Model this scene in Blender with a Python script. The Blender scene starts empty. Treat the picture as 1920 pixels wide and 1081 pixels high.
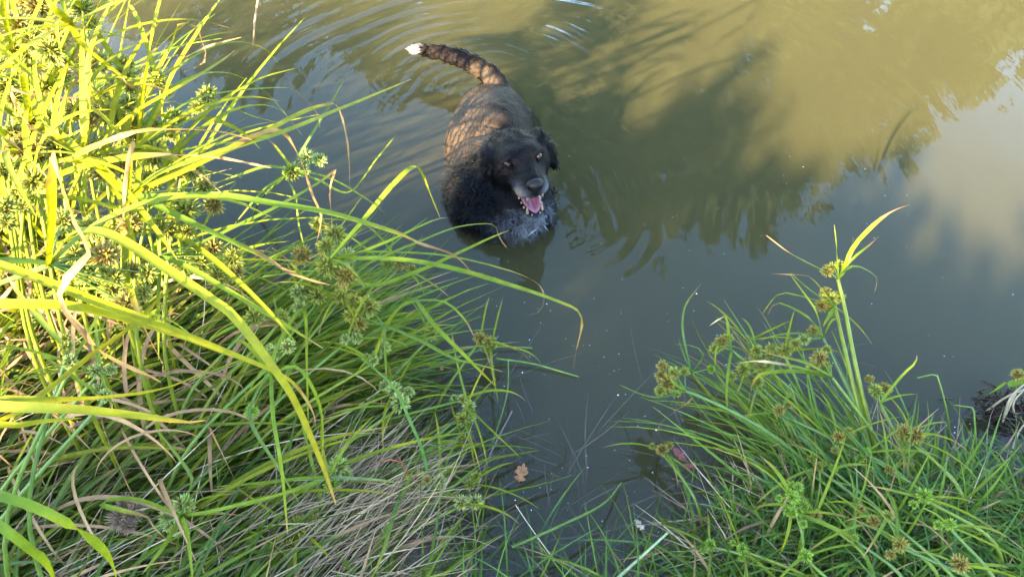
import bpy, math, random
import numpy as np
from mathutils import Vector, Matrix

random.seed(7)
RNG = np.random.default_rng(7)
scene = bpy.context.scene
COL = scene.collection

# ------------------------------------------------------------------ camera
CAM_H, FPX, PITCH = 1.75, 1371.0, math.radians(50)
cam_data = bpy.data.cameras.new("camera")
cam = bpy.data.objects.new("camera", cam_data)
COL.objects.link(cam)
cam.location = (0, 0, CAM_H)
cam.rotation_euler = (math.radians(90) - PITCH, 0, 0)
cam_data.sensor_width = 36
cam_data.lens = 36 * FPX / 1920
cam_data.clip_start = 0.02
cam_data.clip_end = 1000
scene.camera = cam

# ------------------------------------------------------------------ light
SUN_EL = math.radians(22)
SUN_AZ = math.atan2(-0.52, -0.854)            # compass style: x = sin, y = cos
SUN_DIR = Vector((math.sin(SUN_AZ) * math.cos(SUN_EL), math.cos(SUN_AZ) * math.cos(SUN_EL), math.sin(SUN_EL)))
world = bpy.data.worlds.new("World")
scene.world = world
world.use_nodes = True
wn = world.node_tree
sky_node = wn.nodes.new("ShaderNodeTexSky")
sky_node.sky_type = 'NISHITA'
sky_node.sun_disc = False
sky_node.sun_elevation = SUN_EL
sky_node.sun_rotation = SUN_AZ
sky_node.air_density = 1.0
sky_node.dust_density = 0.6
sky_node.ozone_density = 2.4
bg = wn.nodes["Background"]
bg.inputs["Strength"].default_value = 0.15
wn.links.new(sky_node.outputs[0], bg.inputs["Color"])
sun_data = bpy.data.lights.new("sun", 'SUN')
sun_data.energy = 4.0
sun_data.angle = math.radians(0.5)
sun_data.color = (1.0, 0.82, 0.55)
sun = bpy.data.objects.new("sun", sun_data)
COL.objects.link(sun)
sun.rotation_euler = SUN_DIR.to_track_quat('Z', 'Y').to_euler()
sun.location = SUN_DIR * 20
scene.view_settings.view_transform = 'Standard'
scene.view_settings.look = 'None'
scene.view_settings.gamma = 1
scene.view_settings.exposure = 3.8
scene.render.engine = 'CYCLES'
scene.cycles.max_bounces = 10
scene.cycles.volume_bounces = 3
scene.cycles.transparent_max_bounces = 12
scene.cycles.sample_clamp_indirect = 6

# ------------------------------------------------------------------ helpers
CT, ST = math.cos(PITCH), math.sin(PITCH)
def P(px, py, z=0.0):
    """photo pixel -> point at height z above the water"""
    u = (px - 960) / FPX; v = (540.5 - py) / FPX
    d = (u, CT + v * ST, -ST + v * CT)
    t = (z - CAM_H) / d[2]
    return np.array((d[0] * t, d[1] * t, z))
def Pdepth(px, py, z):
    v = (540.5 - py) / FPX
    return (z - CAM_H) / (-ST + v * CT)

def new_mesh(name, verts, faces, cols=None, smooth=True, mat=None):
    """faces: array (M,3|4) or list of them"""
    me = bpy.data.meshes.new(name)
    verts = np.asarray(verts, dtype=np.float32)
    fl = [np.asarray(f, dtype=np.int32) for f in (faces if isinstance(faces, list) else [faces])]
    fl = [f for f in fl if len(f)]
    loops = np.concatenate([f.ravel() for f in fl])
    sizes = np.concatenate([np.full(len(f), f.shape[1], dtype=np.int32) for f in fl])
    starts = np.concatenate([[0], np.cumsum(sizes)[:-1]]).astype(np.int32)
    me.vertices.add(len(verts)); me.vertices.foreach_set("co", verts.ravel())
    me.loops.add(len(loops)); me.loops.foreach_set("vertex_index", loops)
    me.polygons.add(len(sizes)); me.polygons.foreach_set("loop_start", starts)
    me.polygons.foreach_set("use_smooth", np.full(len(sizes), smooth, dtype=bool))
    if cols is not None:
        a = me.color_attributes.new("Col", 'FLOAT_COLOR', 'POINT')
        c = np.ones((len(verts), 4), dtype=np.float32); c[:, :3] = cols
        a.data.foreach_set("color", c.ravel())
    if mat: me.materials.append(mat)
    me.update(calc_edges=True); me.validate()
    return me

def link(name, me, parent=None, loc=None):
    o = bpy.data.objects.new(name, me)
    COL.objects.link(o)
    if parent is not None: o.parent = parent
    if loc is not None: o.location = loc
    return o
def tag(o, label=None, cat=None, group=None, kind=None):
    if label: o["label"] = label
    if cat: o["category"] = cat
    if group: o["group"] = group
    if kind: o["kind"] = kind
    return o
def thing(name, loc, label, cat, group=None):
    return tag(link(name, None, None, [float(c) for c in loc]), label, cat, group)

def nrm(a):
    a = np.asarray(a, dtype=float)
    return a / np.maximum(np.linalg.norm(a, axis=-1, keepdims=True), 1e-9)

def ribbon(paths, width, roll, keel, cols):
    """V-folded blades. paths (N,K,3), width/roll (N,K), cols (N,K,3) -> verts, quads, cols"""
    N, K, _ = paths.shape
    T = np.zeros_like(paths)
    T[:, 1:-1] = paths[:, 2:] - paths[:, :-2]; T[:, 0] = paths[:, 1] - paths[:, 0]; T[:, -1] = paths[:, -1] - paths[:, -2]
    T = nrm(T)
    S = np.cross(T, np.array([0, 0, 1.0]))
    bad = np.linalg.norm(S, axis=-1) < 0.15
    S[bad] += np.array([0.15, 0.1, 0])
    S = S - (S * T).sum(-1, keepdims=True) * T
    S = nrm(S)
    # keep the side vector continuous along the blade
    for k in range(1, K):
        fl = (S[:, k] * S[:, k - 1]).sum(-1) < 0
        S[fl, k] *= -1
    Nn = np.cross(S, T)
    c, s = np.cos(roll)[..., None], np.sin(roll)[..., None]
    S2 = S * c + Nn * s; N2 = Nn * c - S * s
    w = (width * 0.5)[..., None]
    L = paths - S2 * w + N2 * w * keel; R = paths + S2 * w + N2 * w * keel
    V = np.stack([L, paths, R], axis=2).reshape(-1, 3)
    C = np.repeat(cols[:, :, None, :], 3, axis=2).copy()
    C[:, :, 1] *= 1.12
    C = C.reshape(-1, 3)
    idx = np.arange(N * K * 3).reshape(N, K, 3)
    a = np.stack([idx[:, :-1, 0], idx[:, :-1, 1], idx[:, 1:, 1], idx[:, 1:, 0]], -1).reshape(-1, 4)
    b = np.stack([idx[:, :-1, 1], idx[:, :-1, 2], idx[:, 1:, 2], idx[:, 1:, 1]], -1).reshape(-1, 4)
    return V, np.concatenate([a, b]), C

def tube(paths, rad, sides, cols):
    """stems. paths (N,K,3), rad (N,K)"""
    N, K, _ = paths.shape
    T = np.zeros_like(paths)
    T[:, 1:-1] = paths[:, 2:] - paths[:, :-2]; T[:, 0] = paths[:, 1] - paths[:, 0]; T[:, -1] = paths[:, -1] - paths[:, -2]
    T = nrm(T)
    A = nrm(np.cross(T, np.array([0.31, 0.93, 0.2]))); B = np.cross(T, A)
    ang = np.arange(sides) * 2 * math.pi / sides
    V = paths[:, :, None, :] + rad[:, :, None, None] * (A[:, :, None] * np.cos(ang)[None, None, :, None] + B[:, :, None] * np.sin(ang)[None, None, :, None])
    idx = np.arange(N * K * sides).reshape(N, K, sides)
    nx = np.roll(idx, -1, axis=2)
    F = np.stack([idx[:, :-1], nx[:, :-1], nx[:, 1:], idx[:, 1:]], -1).reshape(-1, 4)
    C = np.repeat(cols[:, :, None, :], sides, axis=2).reshape(-1, 3)
    return V.reshape(-1, 3), F, C

def catmull(pts, n):
    pts = np.asarray(pts, dtype=float)
    p = np.vstack([2 * pts[0] - pts[1], pts, 2 * pts[-1] - pts[-2]])
    seg = np.linalg.norm(pts[1:] - pts[:-1], axis=1); cum = np.concatenate([[0], np.cumsum(seg)])
    out = []
    for s in np.linspace(0, cum[-1] - 1e-9, n):
        i = min(int(np.searchsorted(cum, s, side='right') - 1), len(pts) - 2)
        t = (s - cum[i]) / max(seg[i], 1e-9)
        a, b, c, d = p[i], p[i + 1], p[i + 2], p[i + 3]
        out.append(0.5 * ((2 * b) + (c - a) * t + (2 * a - 5 * b + 4 * c - d) * t * t + (3 * b - a - 3 * c + d) * t ** 3))
    return np.array(out)

def lerp(a, b, t): return np.asarray(a) + (np.asarray(b) - np.asarray(a)) * t

# ------------------------------------------------------------------ materials
def mat_new(name):
    m = bpy.data.materials.new(name); m.use_nodes = True
    nt = m.node_tree; nt.nodes.clear()
    out = nt.nodes.new("ShaderNodeOutputMaterial")
    return m, nt, out
def N_(nt, t, **kw):
    n = nt.nodes.new(t)
    for k, v in kw.items():
        if k in n.inputs.keys(): n.inputs[k].default_value = v
        else: setattr(n, k, v)
    return n

def leaf_material(name, rough=0.45, trans=0.35, tint=(1.15, 1.1, 0.6), spec=0.4, streak=260.0):
    m, nt, out = mat_new(name)
    L = nt.links.new
    at = N_(nt, "ShaderNodeAttribute", attribute_name="Col")
    tc = N_(nt, "ShaderNodeTexCoord")
    nz = N_(nt, "ShaderNodeTexNoise", Scale=38.0, Detail=4.0, Roughness=0.6)
    L(tc.outputs["Object"], nz.inputs["Vector"])
    mr = N_(nt, "ShaderNodeMapRange"); mr.inputs["From Min"].default_value = 0.25; mr.inputs["From Max"].default_value = 0.75
    mr.inputs["To Min"].default_value = 0.72; mr.inputs["To Max"].default_value = 1.28
    L(nz.outputs["Fac"], mr.inputs["Value"])
    mul = N_(nt, "ShaderNodeVectorMath", operation='SCALE')
    L(at.outputs["Color"], mul.inputs[0]); L(mr.outputs[0], mul.inputs["Scale"])
    pb = N_(nt, "ShaderNodeBsdfPrincipled", Roughness=rough)
    pb.inputs["Specular IOR Level"].default_value = spec
    L(mul.outputs[0], pb.inputs["Base Color"])
    nz2 = N_(nt, "ShaderNodeTexNoise", Scale=streak, Detail=2.0)
    L(tc.outputs["Object"], nz2.inputs["Vector"])
    bp = N_(nt, "ShaderNodeBump", Strength=0.25, Distance=0.001)
    L(nz2.outputs["Fac"], bp.inputs["Height"]); L(bp.outputs[0], pb.inputs["Normal"])
    if trans > 0:
        tm = N_(nt, "ShaderNodeVectorMath", operation='MULTIPLY'); tm.inputs[1].default_value = tint
        L(mul.outputs[0], tm.inputs[0])
        tr = N_(nt, "ShaderNodeBsdfTranslucent"); L(tm.outputs[0], tr.inputs["Color"])
        mx = N_(nt, "ShaderNodeMixShader"); mx.inputs[0].default_value = trans
        L(pb.outputs[0], mx.inputs[1]); L(tr.outputs[0], mx.inputs[2]); L(mx.outputs[0], out.inputs[0])
    else:
        L(pb.outputs[0], out.inputs[0])
    return m
M_BLADE = leaf_material("sedge_blade", 0.5, 0.42, (1.3, 1.15, 0.35), 0.15)
M_STEM = leaf_material("sedge_stem", 0.45, 0.12)
M_HEAD = leaf_material("sedge_flower", 0.6, 0.3, (1.3, 1.1, 0.5), 0.25)
M_STRAW = leaf_material("dry_straw", 0.6, 0.2, (1.1, 1.0, 0.8), 0.25)
M_TREE = leaf_material("tree_leaf", 0.55, 0.25, (1.2, 1.1, 0.4), 0.3)
M_BARK = leaf_material("bark", 0.85, 0.0, spec=0.2, streak=40)

def simple(name, col, rough=0.5, spec=0.5, bump=0.0, bscale=200.0, var=0.0, vscale=60.0, coat=0.0):
    m, nt, out = mat_new(name); L = nt.links.new
    pb = N_(nt, "ShaderNodeBsdfPrincipled", Roughness=rough)
    pb.inputs["Specular IOR Level"].default_value = spec
    pb.inputs["Coat Weight"].default_value = coat
    tc = N_(nt, "ShaderNodeTexCoord")
    if var:
        nz = N_(nt, "ShaderNodeTexNoise", Scale=vscale, Detail=5.0); L(tc.outputs["Object"], nz.inputs["Vector"])
        rp = N_(nt, "ShaderNodeValToRGB")
        c = np.array(col)
        rp.color_ramp.elements[0].position = 0.3; rp.color_ramp.elements[1].position = 0.7
        rp.color_ramp.elements[0].color = (*(c * (1 - var)), 1); rp.color_ramp.elements[1].color = (*np.minimum(c * (1 + var), 1), 1)
        L(nz.outputs["Fac"], rp.inputs[0]); L(rp.outputs[0], pb.inputs["Base Color"])
    else:
        pb.inputs["Base Color"].default_value = (*col, 1)
    if bump:
        n2 = N_(nt, "ShaderNodeTexNoise", Scale=bscale, Detail=4.0); L(tc.outputs["Object"], n2.inputs["Vector"])
        bp = N_(nt, "ShaderNodeBump", Strength=bump, Distance=0.002); L(n2.outputs["Fac"], bp.inputs["Height"]); L(bp.outputs[0], pb.inputs["Normal"])
    L(pb.outputs[0], out.inputs[0])
    return m

# soil / pond bed
def soil_material():
    m, nt, out = mat_new("muddy_soil"); L = nt.links.new
    tc = N_(nt, "ShaderNodeTexCoord")
    nz = N_(nt, "ShaderNodeTexNoise", Scale=9.0, Detail=8.0, Roughness=0.65); L(tc.outputs["Object"], nz.inputs["Vector"])
    rp = N_(nt, "ShaderNodeValToRGB")
    e = rp.color_ramp.elements
    e[0].position = 0.3; e[0].color = (0.018, 0.013, 0.009, 1); e[1].position = 0.72; e[1].color = (0.075, 0.055, 0.033, 1)
    L(nz.outputs["Fac"], rp.inputs[0])
    pb = N_(nt, "ShaderNodeBsdfPrincipled", Roughness=0.75)
    L(rp.outputs[0], pb.inputs["Base Color"])
    n2 = N_(nt, "ShaderNodeTexNoise", Scale=60.0, Detail=8.0); L(tc.outputs["Object"], n2.inputs["Vector"])
    bp = N_(nt, "ShaderNodeBump", Strength=0.8, Distance=0.02); L(n2.outputs["Fac"], bp.inputs["Height"]); L(bp.outputs[0], pb.inputs["Normal"])
    L(pb.outputs[0], out.inputs[0])
    return m
M_SOIL = soil_material()

def water_material():
    m, nt, out = mat_new("murky_water"); L = nt.links.new
    tc = N_(nt, "ShaderNodeTexCoord")
    # fine surface relief
    mp = N_(nt, "ShaderNodeMapping"); mp.inputs["Rotation"].default_value = (0, 0, 0.6); mp.inputs["Scale"].default_value = (1.0, 0.45, 1.0)
    L(tc.outputs["Object"], mp.inputs["Vector"])
    n1 = N_(nt, "ShaderNodeTexNoise", Scale=7.0, Detail=3.0, Roughness=0.5); L(mp.outputs[0], n1.inputs["Vector"])
    bp = N_(nt, "ShaderNodeBump", Strength=0.35, Distance=0.006); L(n1.outputs["Fac"], bp.inputs["Height"])
    tr = N_(nt, "ShaderNodeBsdfTransparent")
    gl = N_(nt, "ShaderNodeBsdfGlossy"); gl.inputs["Roughness"].default_value = 0.03; L(bp.outputs[0], gl.inputs["Normal"])
    # Schlick reflectance of water, none from below (there the sheet stays clear instead of going totally reflecting)
    geo = N_(nt, "ShaderNodeNewGeometry")
    dt = N_(nt, "ShaderNodeVectorMath", operation='DOT_PRODUCT'); L(geo.outputs["Incoming"], dt.inputs[0]); L(bp.outputs[0], dt.inputs[1])
    ab = N_(nt, "ShaderNodeMath", operation='ABSOLUTE'); L(dt.outputs["Value"], ab.inputs[0])
    om = N_(nt, "ShaderNodeMath", operation='SUBTRACT', use_clamp=True); om.inputs[0].default_value = 1.0; L(ab.outputs[0], om.inputs[1])
    pw = N_(nt, "ShaderNodeMath", operation='POWER'); L(om.outputs[0], pw.inputs[0]); pw.inputs[1].default_value = 5.0
    sc_ = N_(nt, "ShaderNodeMath", operation='MULTIPLY_ADD'); L(pw.outputs[0], sc_.inputs[0]); sc_.inputs[1].default_value = 0.978; sc_.inputs[2].default_value = 0.022
    fb = N_(nt, "ShaderNodeMath", operation='SUBTRACT'); fb.inputs[0].default_value = 1.0; L(geo.outputs["Backfacing"], fb.inputs[1])
    fr = N_(nt, "ShaderNodeMath", operation='MULTIPLY'); L(sc_.outputs[0], fr.inputs[0]); L(fb.outputs[0], fr.inputs[1])
    m2 = N_(nt, "ShaderNodeMixShader"); L(fr.outputs[0], m2.inputs[0]); L(tr.outputs[0], m2.inputs[1]); L(gl.outputs[0], m2.inputs[2])
    L(m2.outputs[0], out.inputs[0])
    vs = N_(nt, "ShaderNodeVolumeScatter", Density=0.78); vs.inputs["Color"].default_value = (0.92, 0.83, 0.36, 1); vs.inputs["Anisotropy"].default_value = 0.0
    va = N_(nt, "ShaderNodeVolumeAbsorption", Density=4.2); va.inputs["Color"].default_value = (0.12, 0.10, 0.0, 1)
    ad = N_(nt, "ShaderNodeAddShader"); L(vs.outputs[0], ad.inputs[0]); L(va.outputs[0], ad.inputs[1])
    L(ad.outputs[0], out.inputs["Volume"])
    return m
M_WATER = water_material()

# ------------------------------------------------------------------ terrain and water
shore_px = [(-420, 120), (-150, 300), (60, 430), (230, 560), (420, 690), (600, 800), (760, 920), (830, 1010), (860, 1081), (930, 1160), (1050, 1190),
            (1200, 1170), (1300, 1090), (1375, 980), (1470, 880), (1600, 850), (1720, 890), (1850, 935), (1990, 930), (2400, 820)]
shore = [P(*q)[:2] for q in shore_px]
poly = np.array([(-40, 6.0), (-6, 3.6)] + [tuple(s) for s in shore] + [(3.5, 1.6), (8, 3.0), (40, 6.0), (60, -60), (-60, -60)])

def poly_sdf(X, Y, poly):
    d = np.full(X.shape, 1e9); inside = np.zeros(X.shape, bool)
    n = len(poly)
    for i in range(n):
        a, b = poly[i], poly[(i + 1) % n]
        ex, ey = b - a
        wx, wy = X - a[0], Y - a[1]
        t = np.clip((wx * ex + wy * ey) / (ex * ex + ey * ey), 0, 1)
        d = np.minimum(d, (wx - ex * t) ** 2 + (wy - ey * t) ** 2)
        c = ((a[1] > Y) != (b[1] > Y)) & (X < (b[0] - a[0]) * (Y - a[1]) / ((b[1] - a[1]) if abs(b[1] - a[1]) > 1e-9 else 1e-9) + a[0])
        inside ^= c
    d = np.sqrt(d)
    return np.where(inside, -d, d)

def wav(X, Y, seed, n=8, f0=1.0, f1=4.0):
    r = np.random.default_rng(seed); o = np.zeros_like(X)
    for _ in range(n):
        f = r.uniform(f0, f1); a = r.uniform(0, 2 * math.pi); p = r.uniform(0, 6.28)
        o += np.sin((X * math.cos(a) + Y * math.sin(a)) * f + p)
    return o / n

def ground_h(X, Y):
    X = np.asarray(X, float); Y = np.asarray(Y, float)
    d = poly_sdf(X, Y, poly)
    far = (9.5 + 0.8 * np.sin(X * 0.4) - Y)               # > 0 : pond side of the far shore
    d = np.minimum(d, far)
    land = 0.02 + 0.17 * (1 - np.exp(-np.maximum(-d, 0) / 0.3)) + 0.05 * np.maximum(-d - 1.0, 0) ** 0.8
    bed = -0.55 * (1 - np.exp(-np.maximum(d, 0) / 0.45)) - 0.02 * np.clip(d, 0, 10)
    h = np.where(d < 0, land, bed + 0.02 * np.exp(-np.maximum(d, 0) / 0.05))
    return h + 0.018 * wav(X, Y, 3, 8, 4, 16) + 0.008 * wav(X, Y, 4, 8, 15, 45)

def axis(lo, hi, step, far, grow=1.35):
    c = list(np.arange(lo, hi + 1e-6, step))
    s = step; x = lo; pre = []
    while x > -far: s *= grow; x -= s; pre.append(x)
    s = step; x = hi; post = []
    while x < far: s *= grow; x += s; post.append(x)
    return np.array(pre[::-1] + c + post)

def grid_mesh(name, xs, ys, Z, cols=None, mat=None, bottom=None):
    X, Y = np.meshgrid(xs, ys)
    V = np.stack([X, Y, Z], -1).reshape(-1, 3)
    i = np.arange(X.size).reshape(X.shape)
    F = np.stack([i[:-1, :-1], i[:-1, 1:], i[1:, 1:], i[1:, :-1]], -1).reshape(-1, 4)
    if bottom is not None:
        rim = np.concatenate([i[0, :-1], i[:-1, -1], i[-1, :0:-1], i[:0:-1, 0]])
        n0 = len(V); low = V[rim].copy(); low[:, 2] = bottom
        V = np.concatenate([V, low, [[X.mean(), Y.mean(), bottom]]])
        k = np.arange(len(rim)); k2 = np.roll(k, -1)
        side = np.stack([rim, n0 + k, n0 + k2, rim[k2]], -1)
        fan = np.stack([n0 + k2, n0 + k, np.full(len(k), len(V) - 1)], -1)
        F = [np.concatenate([F, side]), fan]
    return new_mesh(name, V, F, cols, True, mat)

xs = axis(-3.0, 3.0, 0.03, 300); ys = axis(-0.6, 3.6, 0.03, 300)
X, Y = np.meshgrid(xs, ys)
ground = link("ground", grid_mesh("ground", xs, ys, ground_h(X, Y), None, M_SOIL))
tag(ground, "dark muddy bank and pond bed under the sedges", "ground", kind="structure")

xs = axis(-2.6, 2.6, 0.009, 60); ys = axis(0.5, 3.6, 0.009, 60)
xs = xs[(xs > -60) & (xs < 60)]; ys = ys[ys < 12]
ys = ys[ys > -1.0]
X, Y = np.meshgrid(xs, ys)
fade = np.exp(-np.maximum(np.abs(X) - 2.6, 0) * 4) * np.exp(-np.maximum(Y - 3.6, 0) * 4)
Z = np.zeros_like(X)
def rings(cx, cy, r0, w, lam, amp, ang0, spread, ph=0.0):
    r = np.hypot(X - cx, Y - cy); a = np.arctan2(Y - cy, X - cx)
    da = (a - ang0 + math.pi) % (2 * math.pi) - math.pi
    wob = 0.02 * np.sin(a * 3 + ph) + 0.012 * np.sin(a * 7 + 2 * ph)
    return amp * np.exp(-((r + wob - r0) / w) ** 2) * np.exp(-(da / spread) ** 2) * np.cos(2 * math.pi * (r + wob) / lam + ph)
Z += rings(-0.10, 2.42, 0.36, 0.12, 0.060, 0.0017, 1.9, 1.3, 0.3)
Z += rings(-0.10, 2.42, 0.62, 0.13, 0.075, 0.0023, 1.5, 1.2, 1.2)
Z += rings(-0.10, 2.40, 0.95, 0.20, 0.110, 0.0026, 1.6, 1.5, 2.0)
Z += rings(-0.05, 2.30, 1.45, 0.30, 0.160, 0.0016, 1.4, 1.6, 0.9)
Z += rings(0.02, 1.85, 0.36, 0.12, 0.070, 0.0010, -0.3, 1.6, 0.5)
Z += rings(0.00, 1.95, 0.75, 0.22, 0.120, 0.0009, -0.2, 1.5, 1.7)
Z += rings(-0.33, 2.60, 0.10, 0.10, 0.035, 0.0008, 2.6, 1.3, 1.0)     # the wagging tail
brk = 0.45 + 0.9 * np.clip(wav(X, Y, 17, 10, 5, 16) * 2 + 0.35, 0, 1)
Z *= brk
fine = rings(-0.12, 2.45, 0.45, 0.10, 0.034, 0.00042, 1.7, 1.2, 0.1) + rings(-0.12, 2.45, 0.78, 0.10, 0.040, 0.00050, 1.5, 1.1, 2.2) + rings(-0.10, 2.42, 1.15, 0.12, 0.048, 0.00050, 1.3, 0.9, 1.1) + rings(-0.33, 2.62, 0.22, 0.10, 0.030, 0.00045, 2.4, 1.4, 0.4)
Z += fine * np.clip(wav(X, Y, 18, 10, 9, 26) * 2.2 + 0.25, 0, 1.2)
calm = 1 / (1 + np.exp(-(Y - 1.55) * 6))
Z += 0.0010 * wav(X, Y, 11, 10, 6, 14) * (0.15 + 0.85 * calm)
Z += 0.00022 * wav(X, Y, 12, 12, 30, 70) * calm * np.exp(-((np.hypot(X + 0.1, Y - 2.5) - 0.6) / 0.8) ** 2)
Z *= fade
water = link("pond_water", grid_mesh("pond_water", xs, ys, Z, None, M_WATER, bottom=-1.6))
tag(water, "murky olive pond water with ripples around the dog", "water", kind="structure")

# ------------------------------------------------------------------ trees of the far bank and shrubs behind the viewer
def crown_mesh(name, seed, blobs, n, size, c0, c1, flat=1.0):
    r = np.random.default_rng(seed)
    k = r.integers(0, len(blobs), n)
    B = np.array(blobs)
    d = nrm(r.normal(size=(n, 3)))
    rad = r.uniform(0.35, 1.0, n) ** 0.6
    lump = 1 + 0.22 * np.sin(d[:, 0] * 7 + k) * np.sin(d[:, 1] * 6 + 2 * k) + 0.15 * np.sin(d[:, 2] * 11 + k)
    c = B[k, :3] + d * (rad * lump)[:, None] * B[k, 3:4] * np.array([1, 1, flat])
    a = nrm(r.normal(size=(n, 3))); b = nrm(np.cross(a, nrm(r.normal(size=(n, 3)))))
    s = size * r.uniform(0.6, 1.3, n)[:, None]
    q = np.stack([c - a * s, c + b * s * 0.45, c + a * s, c - b * s * 0.45], 1).reshape(-1, 3)
    F = np.arange(n * 4).reshape(-1, 4)
    t = r.uniform(0, 1, n)
    C = np.repeat(lerp(c0, c1, t[:, None]), 4, axis=0)
    return new_mesh(name, q, F, C, False, M_TREE)
def trunk_mesh(name, seed, h, r0, limbs):
    r = np.random.default_rng(seed)
    paths = []; rads = []
    K = 9
    main = np.array([[0.12 * math.sin(i * 0.9 + seed) * i / K, 0.12 * math.cos(i * 0.7 + seed) * i / K, h * i / (K - 1) - 0.15] for i in range(K)])
    paths.append(main); rads.append(np.linspace(r0, r0 * 0.25, K))
    for _ in range(limbs):
        i = r.integers(3, K - 1); a = r.uniform(0, 6.28); ln = h * r.uniform(0.25, 0.45)
        t = np.linspace(0, 1, K)[:, None]
        d = np.array([math.cos(a), math.sin(a), 0.55])
        paths.append(main[i] + d * ln * t + np.array([0, 0, 0.2]) * ln * t ** 2 + 0.03 * h * np.sin(t * 5 + a) * np.array([math.sin(a), -math.cos(a), 0]))
        rads.append(np.linspace(r0 * 0.45, r0 * 0.08, K))
    V, F, C = tube(np.array(paths), np.array(rads), 8, np.tile(np.array([0.10, 0.075, 0.05]), (len(paths), K, 1)))
    return new_mesh(name, V, F, C, True, M_BARK)

far_trees = [  # azimuth deg (right +), distance, elevation deg of its top, width factor
    (-35, 13.0, 22, 1.0), (-23, 12.5, 27, 0.7), (-10, 12.5, 28, 0.7), (2, 12.0, 33, 0.75), (13, 11.5, 41, 0.85), (20.5, 12.5, 36, 0.7), (28, 13.5, 31, 0.75), (36, 13.0, 24.0, 0.7), (47, 14.0, 19, 0.9)]
crown_v = []
for s in range(3):
    r = np.random.default_rng(40 + s)
    bl = [(0, 0, 0.62, 0.30)]
    for i in range(11):
        a = r.uniform(0, 6.28); z = r.uniform(0.32, 0.86); w = 0.26 * math.sin(math.pi * min(max((z - 0.15) / 0.85, 0), 1)) ** 0.7
        bl.append((w * math.cos(a), w * math.sin(a), z, r.uniform(0.09, 0.16)))
    bl.append((0.02, 0, 0.90, 0.10))
    crown_v.append((crown_mesh("tree_crown_leaves", 50 + s, bl, 9000, 0.026, np.array((0.035, 0.06, 0.014)), np.array((0.09, 0.11, 0.03))), trunk_mesh("tree_trunk_wood", 60 + s, 0.75, 0.028, 8)))
kinds = ["low broad tree at the end of the far bank, away past the sedge clump", "slim tree on the far bank mirrored beyond the sedge clump", "slim tree on the far bank mirrored above the dog's tail",
         "tree on the far bank mirrored straight beyond the dog", "tallest tree on the far bank, its mirrored crown ending beside the dog", "narrow tree on the far bank next to the tallest one", "rounded tree on the far bank mirrored beyond the grassy corner",
         "shorter tree on the far bank where sky streaks break the reflection", "lowest tree at the far bank's end beyond the root clump"]
for i, (az, dist, el, wf) in enumerate(far_trees):
    x, y = dist * math.sin(math.radians(az)), dist * math.cos(math.radians(az))
    gz = float(ground_h(np.array([x]), np.array([y]))[0])
    Ht = dist * math.tan(math.radians(el))
    t = thing("leafy_tree", (x, y, gz - 0.05), kinds[i], "tree", "trees along the far bank")
    t.rotation_euler = (0, 0, i * 2.1)
    t.scale = (Ht * wf, Ht * wf, Ht)
    link("crown", crown_v[i % 3][0], t); link("trunk", crown_v[i % 3][1], t)

shrub_v = []
for s in range(2):
    r = np.random.default_rng(80 + s)
    bl = [(r.uniform(-.3, .3), r.uniform(-.25, .25), r.uniform(0.15, 0.62), r.uniform(0.2, 0.32)) for i in range(9)] + [(0, 0, 0.8, 0.2), (0.2, 0, 0.75, 0.17), (-0.22, 0.05, 0.72, 0.17)]
    shrub_v.append((crown_mesh("shrub_leaves", 90 + s, bl, 16000, 0.026, np.array((0.03, 0.06, 0.015)), np.array((0.08, 0.11, 0.03))), trunk_mesh("shrub_wood", 95 + s, 0.42, 0.02, 6)))
for i, (x, y, h) in enumerate([(x_, -5.0 + 0.2 * math.sin(x_ * 2.3), float(np.interp(x_, [-11, -6, -4.6, -3.75, -2.9, -2, 2], [2.6, 2.6, 2.6, 3.3, 2.95, 2.8, 2.8]))) for x_ in np.arange(-9.7, 1.5, 0.85)]):
    gz = float(ground_h(np.array([x]), np.array([y]))[0])
    t = thing("leafy_shrub", (x, y, gz - 0.05), "leafy shrub in the hedge on the near bank that shades the shallows", "shrub", "hedge shrubs on the near bank")
    t.rotation_euler = (0, 0, i * 1.7)
    t.scale = (h * 0.65, h * 0.65, h)
    link("crown", shrub_v[i % 2][0], t); link("trunk", shrub_v[i % 2][1], t)

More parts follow.
